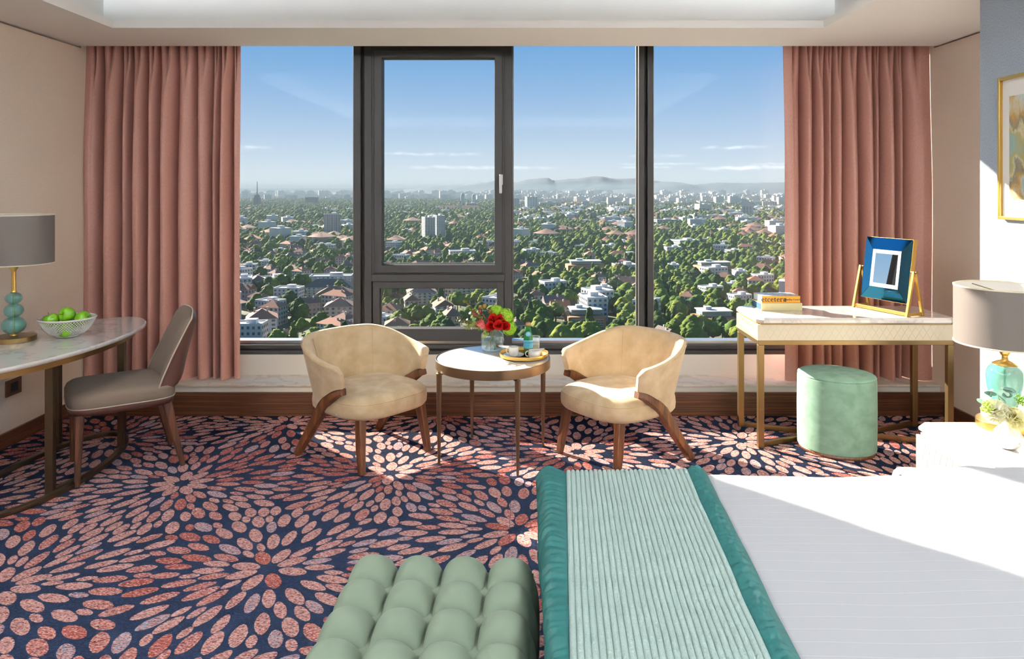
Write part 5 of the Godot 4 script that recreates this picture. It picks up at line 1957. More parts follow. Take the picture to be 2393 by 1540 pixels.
func claim(p: Vector3, r: float) -> void:
	for x in range(int(floor((p.x - r) / 6.0)), int(floor((p.x + r) / 6.0)) + 1):
		for z in range(int(floor((p.z - r) / 6.0)), int(floor((p.z + r) / 6.0)) + 1):
			occupied[Vector2i(x, z)] = true

func is_free(p: Vector3, r: float) -> bool:
	for x in range(int(floor((p.x - r) / 6.0)), int(floor((p.x + r) / 6.0)) + 1):
		for z in range(int(floor((p.z - r) / 6.0)), int(floor((p.z + r) / 6.0)) + 1):
			if occupied.has(Vector2i(x, z)): return false
	return true

func city() -> void:
	mats.plaster = [M(lin(0.46, 0.45, 0.44), 0.9), M(lin(0.42, 0.38, 0.32), 0.9), M(lin(0.40, 0.34, 0.29), 0.9), M(lin(0.32, 0.31, 0.30), 0.9), M(lin(0.42, 0.31, 0.27), 0.9)]
	var tile := noise_tex(256, 0.05, [0.2, Color(0.75, 0.72, 0.70), 0.8, Color(1, 1, 1)], {"seed": 101})
	mats.roofs = [M(lin(0.38, 0.15, 0.085), 0.9, 0.0, {"tex": tile, "tri": Vector3(0.15, 0.6, 0.15)}), M(lin(0.26, 0.13, 0.09), 0.9, 0.0, {"tex": tile, "tri": Vector3(0.15, 0.6, 0.15)}), M(lin(0.14, 0.11, 0.10), 0.9, 0.0, {"tex": tile, "tri": Vector3(0.15, 0.6, 0.15)}), M(lin(0.5, 0.5, 0.5), 0.7)]
	mats.window_dark = M(lin(0.06, 0.075, 0.09), 0.15)
	mats.concrete = M(lin(0.42, 0.42, 0.41), 0.9)
	# ground
	var g := MB.new()
	g.face([Vector3(-9000, GY, -60), Vector3(9000, GY, -60), Vector3(9000, GY, -15000), Vector3(-9000, GY, -15000)])
	var gs := struct("ground", g, M(Color(1, 1, 1), 0.95, 0.0, {"tex": noise_tex(512, 0.02, [0.2, Color(0.20, 0.26, 0.12), 0.5, Color(0.28, 0.31, 0.17), 0.68, Color(0.36, 0.35, 0.27), 0.85, Color(0.33, 0.32, 0.29)], {"seed": 103}), "tri": Vector3(0.004, 0.004, 0.004), "world": true}), "ground of the city far below")
	landmarks()
	house_kinds()
	scatter_houses()
	far_towers()
	far_blocks()
	trees()
	mountains()
	# haze over the town
	var fog := FogVolume.new()
	fog.name = "haze_bank"
	fog.shape = RenderingServer.FOG_VOLUME_SHAPE_BOX
	fog.size = Vector3(17000, 118, 13800)
	fog.position = Vector3(0, GY + 58, -7100)
	var fm := FogMaterial.new()
	fm.density = HAZE
	fm.albedo = lin(0.25, 0.325, 0.375)
	fog.material = fm
	fog.set_meta("label", "pale blue morning haze lying over the whole city")
	fog.set_meta("category", "haze")
	fog.set_meta("kind", "stuff")
	add_child(fog)

const HAZE := 0.00015

# a block with rows of windows: walls, roof and windows as parts of t
func block(t: Node3D, w: float, d: float, h: float, floors: int, wall: Material, o := {}) -> void:
	var m := MB.new()
	m.plain_box(Vector3(0, h / 2.0, 0), Vector3(w, h, d))
	part(t, "walls", m, wall)
	m = MB.new()
	var rt: String = o.get("roof", "flat")
	if rt == "flat":
		for s in [-1.0, 1.0]:
			m.plain_box(Vector3(s * (w / 2.0 - 0.2), h + 0.4, 0), Vector3(0.5, 0.8, d))
			m.plain_box(Vector3(0, h + 0.4, s * (d / 2.0 - 0.2)), Vector3(w, 0.8, 0.5))
		m.plain_box(Vector3(w * 0.12, h + 1.3, d * 0.05), Vector3(w * 0.3, 2.6, d * 0.4))
		part(t, "roof", m, o.get("roof_mat", mats.concrete))
	else:
		var rh: float = o.get("rise", 3.0)
		var e := 0.6
		var hx := w / 2.0 + e; var hz := d / 2.0 + e
		var along_x := w >= d
		var inset: float = (minf(hx, hz) if rt == "hip" else 0.0)
		var a := Vector3(-hx + inset, h + rh, 0) if along_x else Vector3(0, h + rh, -hz + inset)
		var b := Vector3(hx - inset, h + rh, 0) if along_x else Vector3(0, h + rh, hz - inset)
		var c := [Vector3(-hx, h, hz), Vector3(hx, h, hz), Vector3(hx, h, -hz), Vector3(-hx, h, -hz)]
		if along_x:
			m.face([c[0], c[1], b, a]); m.face([c[2], c[3], a, b]); m.face([c[1], c[2], b]); m.face([c[3], c[0], a])
		else:
			m.face([c[1], c[2], a, b]); m.face([c[3], c[0], b, a]); m.face([c[0], c[1], b]); m.face([c[2], c[3], a])
		m.face([c[3], c[2], c[1], c[0]])
		var roof := part(t, "roof", m, o.get("roof_mat", mats.roofs[0]))
		for c2 in [Vector3(w * 0.18, h + rh * 0.75, d * 0.12), Vector3(-w * 0.25, h + rh * 0.6, -d * 0.1)]:
			m = MB.new()
			m.plain_box(c2, Vector3(0.9, rh * 0.9, 0.9))
			part(roof, "chimney", m, mats.plaster[2])
	var win := MB.new()
	var fh := h / floors
	var bays: float = o.get("bay", 3.0)
	for side in 4:
		var len_ := w if side % 2 == 0 else d
		var n := maxi(1, int(len_ / bays))
		for f in floors:
			for k in n:
				var u := (k + 0.5) / n * len_ - len_ / 2.0
				var y := (f + 0.52) * fh
				var ww: float = len_ / n * o.get("wide", 0.45)
				var wh: float = fh * 0.5
				if side % 2 == 0:
					win.plain_box(Vector3(u, y, (d / 2.0) * (1 if side == 0 else -1)), Vector3(ww, wh, 0.2))
				else:
					win.plain_box(Vector3((w / 2.0) * (1 if side == 1 else -1), y, u), Vector3(0.2, wh, ww))
	part(t, "windows", win, mats.window_dark).set_meta("kind", "stuff")
	if o.has("balconies"):
		m = MB.new()
		for f in range(1, floors):
			for k in o.balconies:
				var u: float = (k + 0.5) / float(o.balconies) * w - w / 2.0
				m.plain_box(Vector3(u, f * fh + 0.5, d / 2.0 + 0.6), Vector3(w / o.balconies * 0.5, 1.0, 1.2))
		part(t, "balconies", m, o.get("balcony_mat", mats.plaster[0])).set_meta("kind", "stuff")

func building(called: String, label: String, px: float, py: float, wpx: float, hpx: float, depth: float, turn: float, floors: int, wall: Material, o := {}) -> Node3D:   # sized by what the photograph shows at its foot
	var p := ground_at(px, py)
	var sc := -p.z / F
	var t := thing(called, label, o.get("category", "building"), p, turn, o.get("group", ""))
	block(t, wpx * sc, depth, hpx * sc, floors, wall, o)
	for k in 12:
		claim(p + Vector3((k - 5.5) / 12.0 * wpx * sc, 0, 0), depth * 0.5 + 2.0)
	if hpx * sc < 30.0:      # a strip of open ground before it
		for k in 12:
			claim(p + Vector3((k - 5.5) / 12.0 * wpx * sc, 0, depth * 0.5 + 6.0), 5.0)
	return t

func landmarks() -> void:
	# slim tower with mast
	var p := ground_at(601, 492)
	var s := -p.z / F
	var t := thing("spire_tower", "tall dark office tower with a thin mast on the skyline at far left", "tower", p)
	var m := MB.new()
	var glass := M(lin(0.025, 0.06, 0.08), 0.4)
	m.plain_box(Vector3(0, 15 * s, 0), Vector3(13 * s, 30 * s, 13 * s))
	m.plain_box(Vector3(0, 32.5 * s, 0), Vector3(10 * s, 6 * s, 10 * s))
	part(t, "shaft", m, glass)
	m = MB.new()
	m.plain_box(Vector3(0, 36.5 * s, 0), Vector3(6 * s, 3 * s, 6 * s))
	m.lathe([Vector2(2.0 * s, 38 * s), Vector2(1.2 * s, 46 * s), Vector2(1.0 * s, 56 * s), Vector2(0.6 * s, 68 * s)], 8)
	part(t, "mast", m, M(lin(0.25, 0.16, 0.13), 0.6))
	m = MB.new()
	for k in 12:
		for q in 4:
			m.plain_box(Vector3((q - 1.5) * 3.0 * s, (3 + k * 2.3) * s, 6.5 * s), Vector3(1.8 * s, 1.3 * s, 0.3 * s))
	part(t, "windows", m, mats.window_dark).set_meta("kind", "stuff")
	claim(p, 20)
	building("slab_tower", "broad dark slab tower standing above the woods in the left pane", 729, 486, 28, 25, 26, 0.1, 12, M(lin(0.05, 0.075, 0.10), 0.5), {"bay": 4.0, "category": "tower"})
	for k in 3:
		p = ground_at([782, 796, 825][k], 484)
		s = -p.z / F
		m = MB.new()
		m.lathe([Vector2(1.1 * s, 0), Vector2(0.8 * s, 12 * s), Vector2(0.7 * s, 24 * s), Vector2(0.5 * s, 24.2 * s)], 10)
		t = thing("factory_chimney", ["first thin chimney right of the slab tower on the skyline", "second thin chimney right of the slab tower on the skyline", "thin chimney on the skyline next to the dark mullion"][k], "chimney", p, 0.0, "thin chimneys on the skyline")
		part(t, "stack", m, mats.concrete)
		m = MB.new()
		m.lathe([Vector2(0.95 * s, 20 * s), Vector2(0.95 * s, 22 * s)], 10)
		part(t, "band", m, M(lin(0.5, 0.15, 0.1), 0.8))
	building("apartment_tower", "weathered apartment tower with balconies in the left pane", 776, 563, 36, 62, 24, 0.25, 16, mats.plaster[3], {"balconies": 4, "category": "tower"})
	building("apartment_tower", "twin grey apartment tower with side slabs seen through the sash", 1001, 572, 24, 64, 22, 0.35, 17, mats.plaster[0], {"balconies": 3, "category": "tower"})
	building("apartment_tower", "darker half of the twin tower seen through the sash", 1026, 566, 20, 62, 22, 0.35, 17, M(lin(0.34, 0.37, 0.40), 0.8), {"bay": 2.5, "category": "tower"})
	building("stepped_block", "white stepped building in the woods seen through the sash", 940, 514, 36, 18, 30, 0.2, 5, mats.plaster[0], {"bay": 4.0})
	building("palace", "long low palace roof with small central tower on the wooded ridge", 1075, 501, 110, 14, 40, 0.05, 3, mats.plaster[2], {"roof": "hip", "rise": 9.0, "roof_mat": mats.roofs[1], "bay": 8.0})
	p = ground_at(1075, 503)
	s = -p.z / F
	t = thing("clock_tower", "small ochre tower rising from the palace on the ridge", "tower", p)
	m = MB.new()
	m.plain_box(Vector3(0, 12 * s, 0), Vector3(8 * s, 24 * s, 8 * s)); m.plain_box(Vector3(0, 26 * s, 0), Vector3(4 * s, 6 * s, 4 * s))
	part(t, "walls", m, mats.plaster[1])
	m = MB.new()
	m.lathe([Vector2(3 * s, 29 * s), Vector2(0.2 * s, 36 * s)], 4)
	part(t, "roof", m, mats.roofs[2])
	# skyscrapers
	for q in [[1081, 486, 9, 34, "slim curved glass skyscraper on the skyline seen through the sash"], [1107, 486, 8, 32, "slim skyscraper under construction right of the curved one"]]:
		p = ground_at(q[0], q[1])
		s = -p.z / F
		t = thing("skyscraper", q[4], "skyscraper", p, 0.2)
		m = MB.new()
		m.ringed(ellipse(q[2] * s * 0.5, q[2] * s * 0.42, 20, 3.0), [Vector2(0, 0), Vector2(0.4 * s, q[3] * s * 0.5), Vector2(-0.3 * s, q[3] * s * 0.9), Vector2(-1.8 * s, q[3] * s)])
		part(t, "shaft", m, M(lin(0.20, 0.32, 0.40), 0.3))
		m = MB.new()
		for k in 10:
			m.ringed(ellipse(q[2] * s * 0.5, q[2] * s * 0.42, 20, 3.0), [Vector2(0.3 * s, (2 + k * 2.7) * s), Vector2(0.5 * s, (2.5 + k * 2.7) * s), Vector2(0.3 * s, (3 + k * 2.7) * s)], false, false)
		part(t, "floor_bands", m, mats.plaster[0]).set_meta("kind", "stuff")
	building("office_block", "dark office block behind the clock tower on the skyline", 1102, 497, 24, 22, 60, 0.1, 8, M(lin(0.13, 0.18, 0.20), 0.4), {"bay": 8.0})
	building("office_block", "glassy office tower at the left edge of the middle pane", 1205, 494, 17, 30, 50, 0.0, 10, M(lin(0.14, 0.20, 0.23), 0.3), {"bay": 8.0})
	building("office_block", "pale glass office tower on the skyline of the middle pane", 1241, 496, 24, 36, 50, 0.15, 10, M(lin(0.33, 0.40, 0.42), 0.4), {"bay": 8.0})
	# crane
	p = ground_at(1344, 497)
	s = -p.z / F
	t = thing("tower_crane", "yellow construction crane on the skyline of the middle pane", "crane", p)
	m = MB.new()
	m.plain_box(Vector3(0, 16 * s, 0), Vector3(1.4 * s, 32 * s, 1.4 * s))
	part(t, "mast", m, M(lin(0.50, 0.30, 0.10), 0.7))
	m = MB.new()
	m.plain_box(Vector3(-8 * s, 26 * s, 0), Vector3(38 * s, 1.3 * s, 1.3 * s))
	m.plain_box(Vector3(7 * s, 24.5 * s, 0), Vector3(4 * s, 2.5 * s, 2 * s))
	part(t, "jib", m, M(lin(0.50, 0.30, 0.10), 0.7))
	# long blocks under the crane
	building("long_block", "long grey block with many windows below the crane", 1362, 506, 95, 14, 60, 0.06, 4, mats.plaster[3], {"bay": 8.0})
	building("long_block", "long pale block with red roof left of the crane", 1290, 512, 56, 10, 40, -0.05, 3, mats.plaster[1], {"roof": "hip", "rise": 8.0, "bay": 8.0})
	building("long_block", "white terraced block at the right of the middle pane skyline", 1440, 503, 32, 18, 50, 0.2, 6, mats.plaster[0], {"bay": 8.0})
	building("apartment_block", "white hotel block with black roof front in the middle pane", 1385, 519, 50, 10, 40, 0.05, 3, mats.plaster[0], {"roof": "hip", "rise": 12.0, "roof_mat": mats.roofs[2], "bay": 7.0})
	# slanted tower
	p = ground_at(1747, 517)
	s = -p.z / F
	t = thing("slanted_tower", "white tower with a sharply slanted roof in the right pane", "tower", p, -0.35)
	m = MB.new()
	var w := 26.0 * s; var dd := 22.0 * s
	var q4 := [Vector3(-w / 2, 0, dd / 2), Vector3(w / 2, 0, dd / 2), Vector3(w / 2, 0, -dd / 2), Vector3(-w / 2, 0, -dd / 2)]
	var hs := [54.0 * s, 40.0 * s, 40.0 * s, 54.0 * s]
	for k in 4:
		var j := (k + 1) % 4
		m.face([q4[k], q4[j], q4[j] + Vector3.UP * hs[j], q4[k] + Vector3.UP * hs[k]])
	part(t, "walls", m, mats.plaster[0])
	m = MB.new()
	m.face([q4[0] + Vector3.UP * hs[0], q4[1] + Vector3.UP * hs[1], q4[2] + Vector3.UP * hs[2], q4[3] + Vector3.UP * hs[3]])
	part(t, "roof", m, mats.roofs[2])
	m = MB.new()
	for f in 10:
		for k in 3:
			m.plain_box(Vector3((k - 1) * 7.0 * s, (3 + f * 3.4) * s, dd / 2), Vector3(4.5 * s, 1.8 * s, 0.5))
			m.plain_box(Vector3(w / 2, (3 + f * 3.4) * s, (k - 1) * 6.0 * s), Vector3(0.5, 1.8 * s, 4 * s))
	part(t, "windows", m, mats.window_dark).set_meta("kind", "stuff")
	claim(p, 30)
	building("apartment_tower", "square white apartment tower with dark roof box in the right pane", 1643, 507, 30, 30, 32, 0.2, 8, mats.plaster[0], {"balconies": 3, "category": "tower"})
	building("apartment_block", "long cream apartment block in front of the square white tower", 1655, 524, 74, 20, 20, 0.08, 5, mats.plaster[1], {"balconies": 8, "bay": 4.0})
	building("apartment_block", "dark banded apartment block at the left of the right pane", 1553, 533, 46, 20, 30, 0.1, 5, M(lin(0.2, 0.21, 0.23), 0.6), {"balconies": 5, "bay": 5.0})
	building("apartment_block", "group of bright white terraced flats in the right pane", 1600, 583, 52, 22, 26, 0.3, 4, mats.plaster[0], {"balconies": 4})
	building("apartment_block", "low white terraced flats at the left edge of the right pane", 1548, 592, 40, 16, 22, 0.2, 3, mats.plaster[0], {"balconies": 3})
	building("apartment_block", "tan office slab between trees in the right pane", 1655, 572, 46, 14, 16, 0.05, 3, mats.plaster[1], {})
	# glass offices with terracotta frame
	var spots := [[1366, 640, "glass office block with terracotta frame higher up in the middle pane"], [1366, 757, "glass office block with terracotta frame low down in the middle pane"], [1668, 643, "glass office block with terracotta frame higher up in the right pane"], [1668, 761, "glass office block with terracotta frame low down in the right pane"]]
	for k in 4:
		framed_office(spots[k][0], spots[k][1], spots[k][2])
	# left and lower blocks
	building("apartment_block", "pale terraced apartment row with many floors in the left pane", 775, 668, 95, 24, 16, 0.12, 5, mats.plaster[0], {"balconies": 9})
	building("apartment_block", "white apartment row with dark mansard roof in the left pane", 770, 690, 110, 22, 16, 0.05, 4, mats.plaster[0], {"roof": "hip", "rise": 5.0, "roof_mat": mats.roofs[2], "balconies": 8})
	building("apartment_block", "long white block with flat roof in the left pane", 640, 668, 60, 20, 16, 0.5, 4, mats.plaster[0], {"balconies": 6})
	building("apartment_block", "white apartment house with red roof low in the left pane", 612, 778, 66, 38, 16, 0.35, 4, mats.plaster[0], {"roof": "hip", "rise": 4.5})
	building("apartment_block", "pink apartment house with brown roof beside the dark mullion", 795, 758, 64, 46, 15, 0.15, 5, mats.plaster[4], {"roof": "hip", "rise": 4.0, "roof_mat": mats.roofs[1]})
	building("apartment_block", "grey apartment row with red dormer roof in the left pane", 785, 712, 80, 28, 15, 0.1, 4, mats.plaster[3], {"roof": "hip", "rise": 4.5, "balconies": 6})
	building("apartment_block", "cream apartment house with dark hip roof under the sash", 985, 706, 66, 26, 16, 0.2, 4, mats.plaster[1], {"roof": "hip", "rise": 4.0, "roof_mat": mats.roofs[2], "balconies": 5})
	building("apartment_block", "big yellow apartment block with many windows under the sash", 1112, 706, 108, 52, 18, 0.06, 8, M(lin(0.62, 0.47, 0.27), 0.9), {"balconies": 8})
	building("apartment_block", "lilac apartment house with gabled roof under the sash", 1036, 738, 44, 26, 14, 0.25, 4, M(lin(0.5, 0.48, 0.56), 0.9), {"roof": "gable", "rise": 4.0, "roof_mat": mats.roofs[1]})
	building("apartment_block", "pink corner house with brown roof behind the flowers", 1056, 772, 34, 38, 14, 0.2, 5, mats.plaster[4], {"roof": "hip", "rise": 4.0, "roof_mat": mats.roofs[1]})
	building("apartment_block", "white low apartment row at the foot of the sash", 1080, 610, 60, 24, 16, 0.2, 4, mats.plaster[0], {"balconies": 5})
	building("apartment_block", "white block with terraces at the right of the middle pane", 1460, 640, 50, 22, 16, 0.2, 4, mats.plaster[0], {"balconies": 4})
	building("apartment_block", "white stepped villa block right of the terracotta office", 1465, 608, 54, 14, 16, 0.1, 3, mats.plaster[0], {"balconies": 4})
	building("market_hall", "long white flat-roofed hall among trees in the middle pane", 1428, 566, 38, 5, 30, 0.1, 1, mats.plaster[0], {"bay": 6.0})
	building("market_hall", "long white flat-roofed hall among trees in the right pane", 1728, 574, 38, 6, 30, 0.1, 1, mats.plaster[0], {"bay": 6.0})

func framed_office(px: float, py: float, label: String) -> void:
	var p := ground_at(px, py)
	var s := -p.z / F
	var t := thing("framed_office", label, "building", p, 0.08, "glass offices with terracotta frames")
	var w := 80.0 * s; var h := 22.0 * s; var d := 18.0
	var m := MB.new()
	m.plain_box(Vector3(0, h / 2, -0.6), Vector3(w * 0.97, h * 0.94, d - 1.2))
	part(t, "glass_body", m, M(lin(0.22, 0.20, 0.15), 0.2))
	m = MB.new()
	m.plain_box(Vector3(0, h - 0.6, 0), Vector3(w, 1.6, d))
	for sd in [-1.0, 1.0]:
		m.plain_box(Vector3(sd * w / 2, h / 2, 0), Vector3(1.8, h, d))
	part(t, "terracotta_frame", m, M(lin(0.44, 0.18, 0.08), 0.85))
	m = MB.new()
	for f in 4:
		m.plain_box(Vector3(0, h * (f + 0.1) / 4.2, d / 2 - 0.2), Vector3(w * 0.95, 0.45, 0.8))
	part(t, "floor_slabs", m, mats.plaster[1]).set_meta("kind", "stuff")
	m = MB.new()
	for k in 14:
		m.plain_box(Vector3((k + 0.5) / 14.0 * w - w / 2, h * 0.47, d / 2 - 0.35), Vector3(w / 14.0 * 0.12, h * 0.9, 0.7))
	part(t, "fins", m, mats.plaster[2]).set_meta("kind", "stuff")
	m = MB.new()
	m.plain_box(Vector3(w * 0.02, h + 1.9, -1.5), Vector3(w * 0.86, 2.6, d * 0.6))
	part(t, "penthouse", m, M(lin(0.20, 0.26, 0.30), 0.2))
	m = MB.new()
	m.plain_box(Vector3(w * 0.02, h + 3.4, -1.5), Vector3(w * 0.92, 0.5, d * 0.75))
	m.plain_box(Vector3(-w * 0.15, h + 4.4, -2), Vector3(w * 0.18, 1.8, 4))
	part(t, "penthouse_roof", m, mats.plaster[0])
	claim(p, w * 0.5)
	for k in 30:      # the open yard before it
		claim(p + Vector3((k % 10 - 4.5) / 10.0 * w, 0, 12.0 + 8.0 * (k / 10)), 4.0)

var kinds := []

func house_kinds() -> void:      # prototypes, each moved into place the first time it is used and copied afterwards
	var sp := [[11, 10, 7, 2, 0, 0, "hip", 3.4], [13, 9, 8, 3, 1, 0, "gable", 4.0], [10, 9, 9, 3, 0, 1, "hip", 3.2], [16, 11, 10, 3, 1, 1, "hip", 3.8], [12, 12, 11, 4, 3, 0, "hip", 3.5], [14, 10, 7, 2, 2, 2, "gable", 4.5], [18, 12, 13, 4, 0, 3, "flat", 0], [22, 12, 15, 5, 1, 0, "hip", 3.6], [20, 13, 14, 5, 0, 3, "flat", 0], [12, 10, 10, 3, 4, 1, "gable", 4.0]]
	var wn := ["white", "cream", "tan", "grey", "pink"]
	var rn := ["terracotta", "brown", "dark", "flat"]
	for q in sp:
		kinds.append({"q": q, "desc": "%s house with %s %s roof" % [wn[q[4]], rn[q[5]], q[6]] if q[6] != "flat" else "%s flat-roofed block of flats" % wn[q[4]], "node": null})

func scatter_houses() -> void:
	var r := RandomNumberGenerator.new()
	r.seed = 211
	var land := FastNoiseLite.new()
	land.seed = 9
	land.frequency = 0.006
	var placed := 0
	var far_list := []
	var d := 352.0
	while d < 2300.0:
		var step := 13.5 if d < 900 else 24.0
		var x := -0.60 * d
		while x < 0.58 * d:
			var p := Vector3(x + r.randf_range(-5, 5), GY, -d - r.randf_range(0, step * 0.6))
			var px := seen_px(p)
			var town := 0.0
			if px.x < 860:
				town = 0.85 if px.y > 640 else (0.45 if px.y > 570 else 0.18 if px.y > 530 else 0.02)
			elif px.x < 1190:
				town = 0.8 if px.y > 690 else (0.45 if px.y > 590 else 0.04)
			else:
				town = 0.13 if px.y > 560 else (0.14 if px.y > 525 else 0.5)
				if px.x > 1410 and px.x < 1500 or px.x > 1700: town += 0.2
				if px.x > 1190 and px.x < 1300 and px.y > 580: town += 0.1
			var v := land.get_noise_2d(p.x, p.z) * 0.35
			if r.randf() < town + v and is_free(p, 6.0):
				if d < 900.0 and placed < 300 and px.x > 545.0 and px.x < 1845.0:
					var k := r.randi_range(0, 5)
					if r.randf() < 0.3: k = r.randi_range(6, 9)
					if px.x > 1190 and r.randf() < 0.35: k = [0, 2, 6, 8][r.randi_range(0, 3)]
					place_house(k, p, r.randf_range(-0.6, 0.6) + (PI / 2.0 if r.randf() < 0.3 else 0.0), r.randf_range(0.68, 0.95), px)
					claim(p, 6.0)
					placed += 1
				else:
					far_list.append([p, r.randf_range(-0.8, 0.8), r.randf_range(0.9, 1.6), r.randi_range(0, 2)])
					claim(p, 6.0)
			x += step
		d += step
	# the houses further off
	for k in 3:
		var m := MB.new()
		var w: float = [11.0, 16.0, 14.0][k]; var h: float = [8.0, 10.0, 14.0][k]; var dp: float = [10.0, 11.0, 12.0][k]
		m.plain_box(Vector3(0, h / 2.0, 0), Vector3(w, h, dp))
		for f in 3:
			for q in 4:
				m.plain_box(Vector3((q - 1.5) * w / 4.4, h * (f + 0.6) / 3.4, dp / 2.0), Vector3(w / 8.0, h / 7.0, 0.5))
		var mm := m.mesh()
		var rf := MB.new()
		if k < 2:
			rf.lathe([Vector2(w * 0.76, h), Vector2(0.3, h + 4.0)], 4)
			rf.t = Transform3D()
		else:
			rf.plain_box(Vector3(0, h + 0.5, 0), Vector3(w * 1.02, 0.6, dp * 1.02))
			rf.plain_box(Vector3(1, h + 1.5, 0), Vector3(w * 0.3, 2.4, dp * 0.4))
		var rm := rf.mesh()
		rm.surface_set_material(0, mats.roofs[[0, 1, 3][k]])
		mm.surface_set_material(0, mats.plaster[[0, 1, 0][k]])
		var both := ArrayMesh.new()
		both.add_surface_from_arrays(Mesh.PRIMITIVE_TRIANGLES, mm.surface_get_arrays(0))
		both.add_surface_from_arrays(Mesh.PRIMITIVE_TRIANGLES, rm.surface_get_arrays(0))
		both.surface_set_material(0, mats.plaster[[0, 1, 0][k]])
		both.surface_set_material(1, mats.roofs[[0, 1, 3][k]])
		var here := []
		for q in far_list:
			if q[3] == k: here.append(q)
		scatter("distant_houses", both, here, ["mass of small terracotta-roofed houses in the middle distance", "mass of brown-roofed cream houses in the middle distance", "mass of flat-roofed white flats in the middle distance"][k], "houses")

func scatter(called: String, mesh: Mesh, list: Array, label: String, cat: String, colors := []) -> void:
	if list.is_empty(): return
	var mm := MultiMesh.new()
	mm.transform_format = MultiMesh.TRANSFORM_3D
	mm.use_colors = not colors.is_empty()
	mm.mesh = mesh
	mm.instance_count = list.size()
	for i in list.size():
		var q: Array = list[i]
		var sc: Vector3 = q[2] if q[2] is Vector3 else Vector3.ONE * q[2]
		mm.set_instance_transform(i, Transform3D(Basis(Vector3.UP, q[1]).scaled_local(sc), q[0]))
		if not colors.is_empty():
			mm.set_instance_color(i, colors[i])
	var o := MultiMeshInstance3D.new()
	o.multimesh = mm
	o.name = numbered(called)
	add_child(o)
	tag(o, label, cat)
	o.set_meta("kind", "stuff")

func place_house(k: int, p: Vector3, turn: float, sc: float, px: Vector2) -> void:
	var K: Dictionary = kinds[k]
	var q: Array = K.q
	var near := "lowest" if px.y > 750 else ("low down" if px.y > 700 else ("half-way up" if px.y > 640 else ("high up" if px.y > 590 else "near the woods")))
	var label := "%s, %s, behind the %s" % [K.desc, near, pane_of(px.x, px.y)]
	var o: Node3D
	if K.node == null:
		o = thing("town_house" if k < 6 else "small_block", label, "house", p)
		block(o, q[0], q[1], q[2], q[3], mats.plaster[q[4]], {"roof": q[6], "rise": q[7], "roof_mat": mats.roofs[q[5]]})
		K.node = o
	else:
		o = K.node.duplicate()
		o.name = numbered("town_house" if k < 6 else "small_block")
		add_child(o)
	o.position = p
	o.rotation.y = turn
	o.scale = Vector3.ONE * sc
	tag(o, label, "house", label)

func far_towers() -> void:
	var r := RandomNumberGenerator.new()
	r.seed = 305
	var protos := []
	for k in 4:
		protos.append(null)
	var n := 0
	for i in 170:
		var px := r.randf_range(560, 1835)
		if px < 1180 and r.randf() < 0.62: continue
		var py := r.randf_range(462, 486) if px < 1190 else r.randf_range(464, 502)
		var p := ground_at(px, py)
		if not is_free(p, 20.0): continue
		var s := -p.z / F
		var k := r.randi_range(0, 3)
		var hp: float = r.randf_range(6, 16) if px > 1190 else r.randf_range(5, 11)
		if r.randf() < 0.15: hp *= 1.5
		var label := "%s tower block on the skyline behind the %s" % [["white", "cream", "grey", "tall thin white"][k], pane_of(px, 480)]
		var o: Node3D
		if protos[k] == null:
			o = thing("tower_block", label, "tower", p)
			block(o, [30.0, 40.0, 24.0, 18.0][k], [18.0, 16.0, 20.0, 18.0][k], [40.0, 30.0, 36.0, 50.0][k], 8, mats.plaster[[0, 1, 3, 0][k]], {"bay": 6.0})
			protos[k] = o
		else:
			o = protos[k].duplicate()
			o.name = numbered("tower_block")
			add_child(o)
		o.position = p
		o.rotation.y = r.randf_range(-0.5, 0.5)
		o.scale = Vector3.ONE * clampf(hp * s / [40.0, 30.0, 36.0, 50.0][k], 0.5, 1.6)
		tag(o, label, "tower", label)
		claim(p, 15.0)
		n += 1

func far_blocks() -> void:      # the pale mass of the city towards the mountains
	var r := RandomNumberGenerator.new()
	r.seed = 611
	for k in 2:
		var m := MB.new()
		var w: float = [26.0, 44.0][k]; var h: float = [34.0, 20.0][k]
		m.plain_box(Vector3(0, h / 2.0, 0), Vector3(w, h, 16))
		m.plain_box(Vector3(w * 0.1, h + 1.5, 0), Vector3(w * 0.3, 3.0, 6))
		for f in 6:
			m.plain_box(Vector3(0, h * (f + 0.7) / 6.5, 0), Vector3(w + 1.6, h * 0.03, 17.6))
		var mesh := m.mesh()
		mesh.surface_set_material(0, mats.plaster[k])
		var list := []
		for i in 1300:
			var px := r.randf_range(1180, 2200) if r.randf() < 0.72 else r.randf_range(220, 1180)
			var d := r.randf_range(2600, 7800)
			var p := Vector3((px - VX) / F * d, GY, -d)
			if px < 1180 and d < 3600: continue
			list.append([p, r.randf_range(-0.6, 0.6), r.randf_range(0.6, 1.5) * (1.25 if d > 5000 else 0.9)])
		scatter("distant_blocks", mesh, list, ["pale mass of distant high-rise blocks below the mountains", "pale mass of distant low slab blocks below the mountains"][k], "buildings")

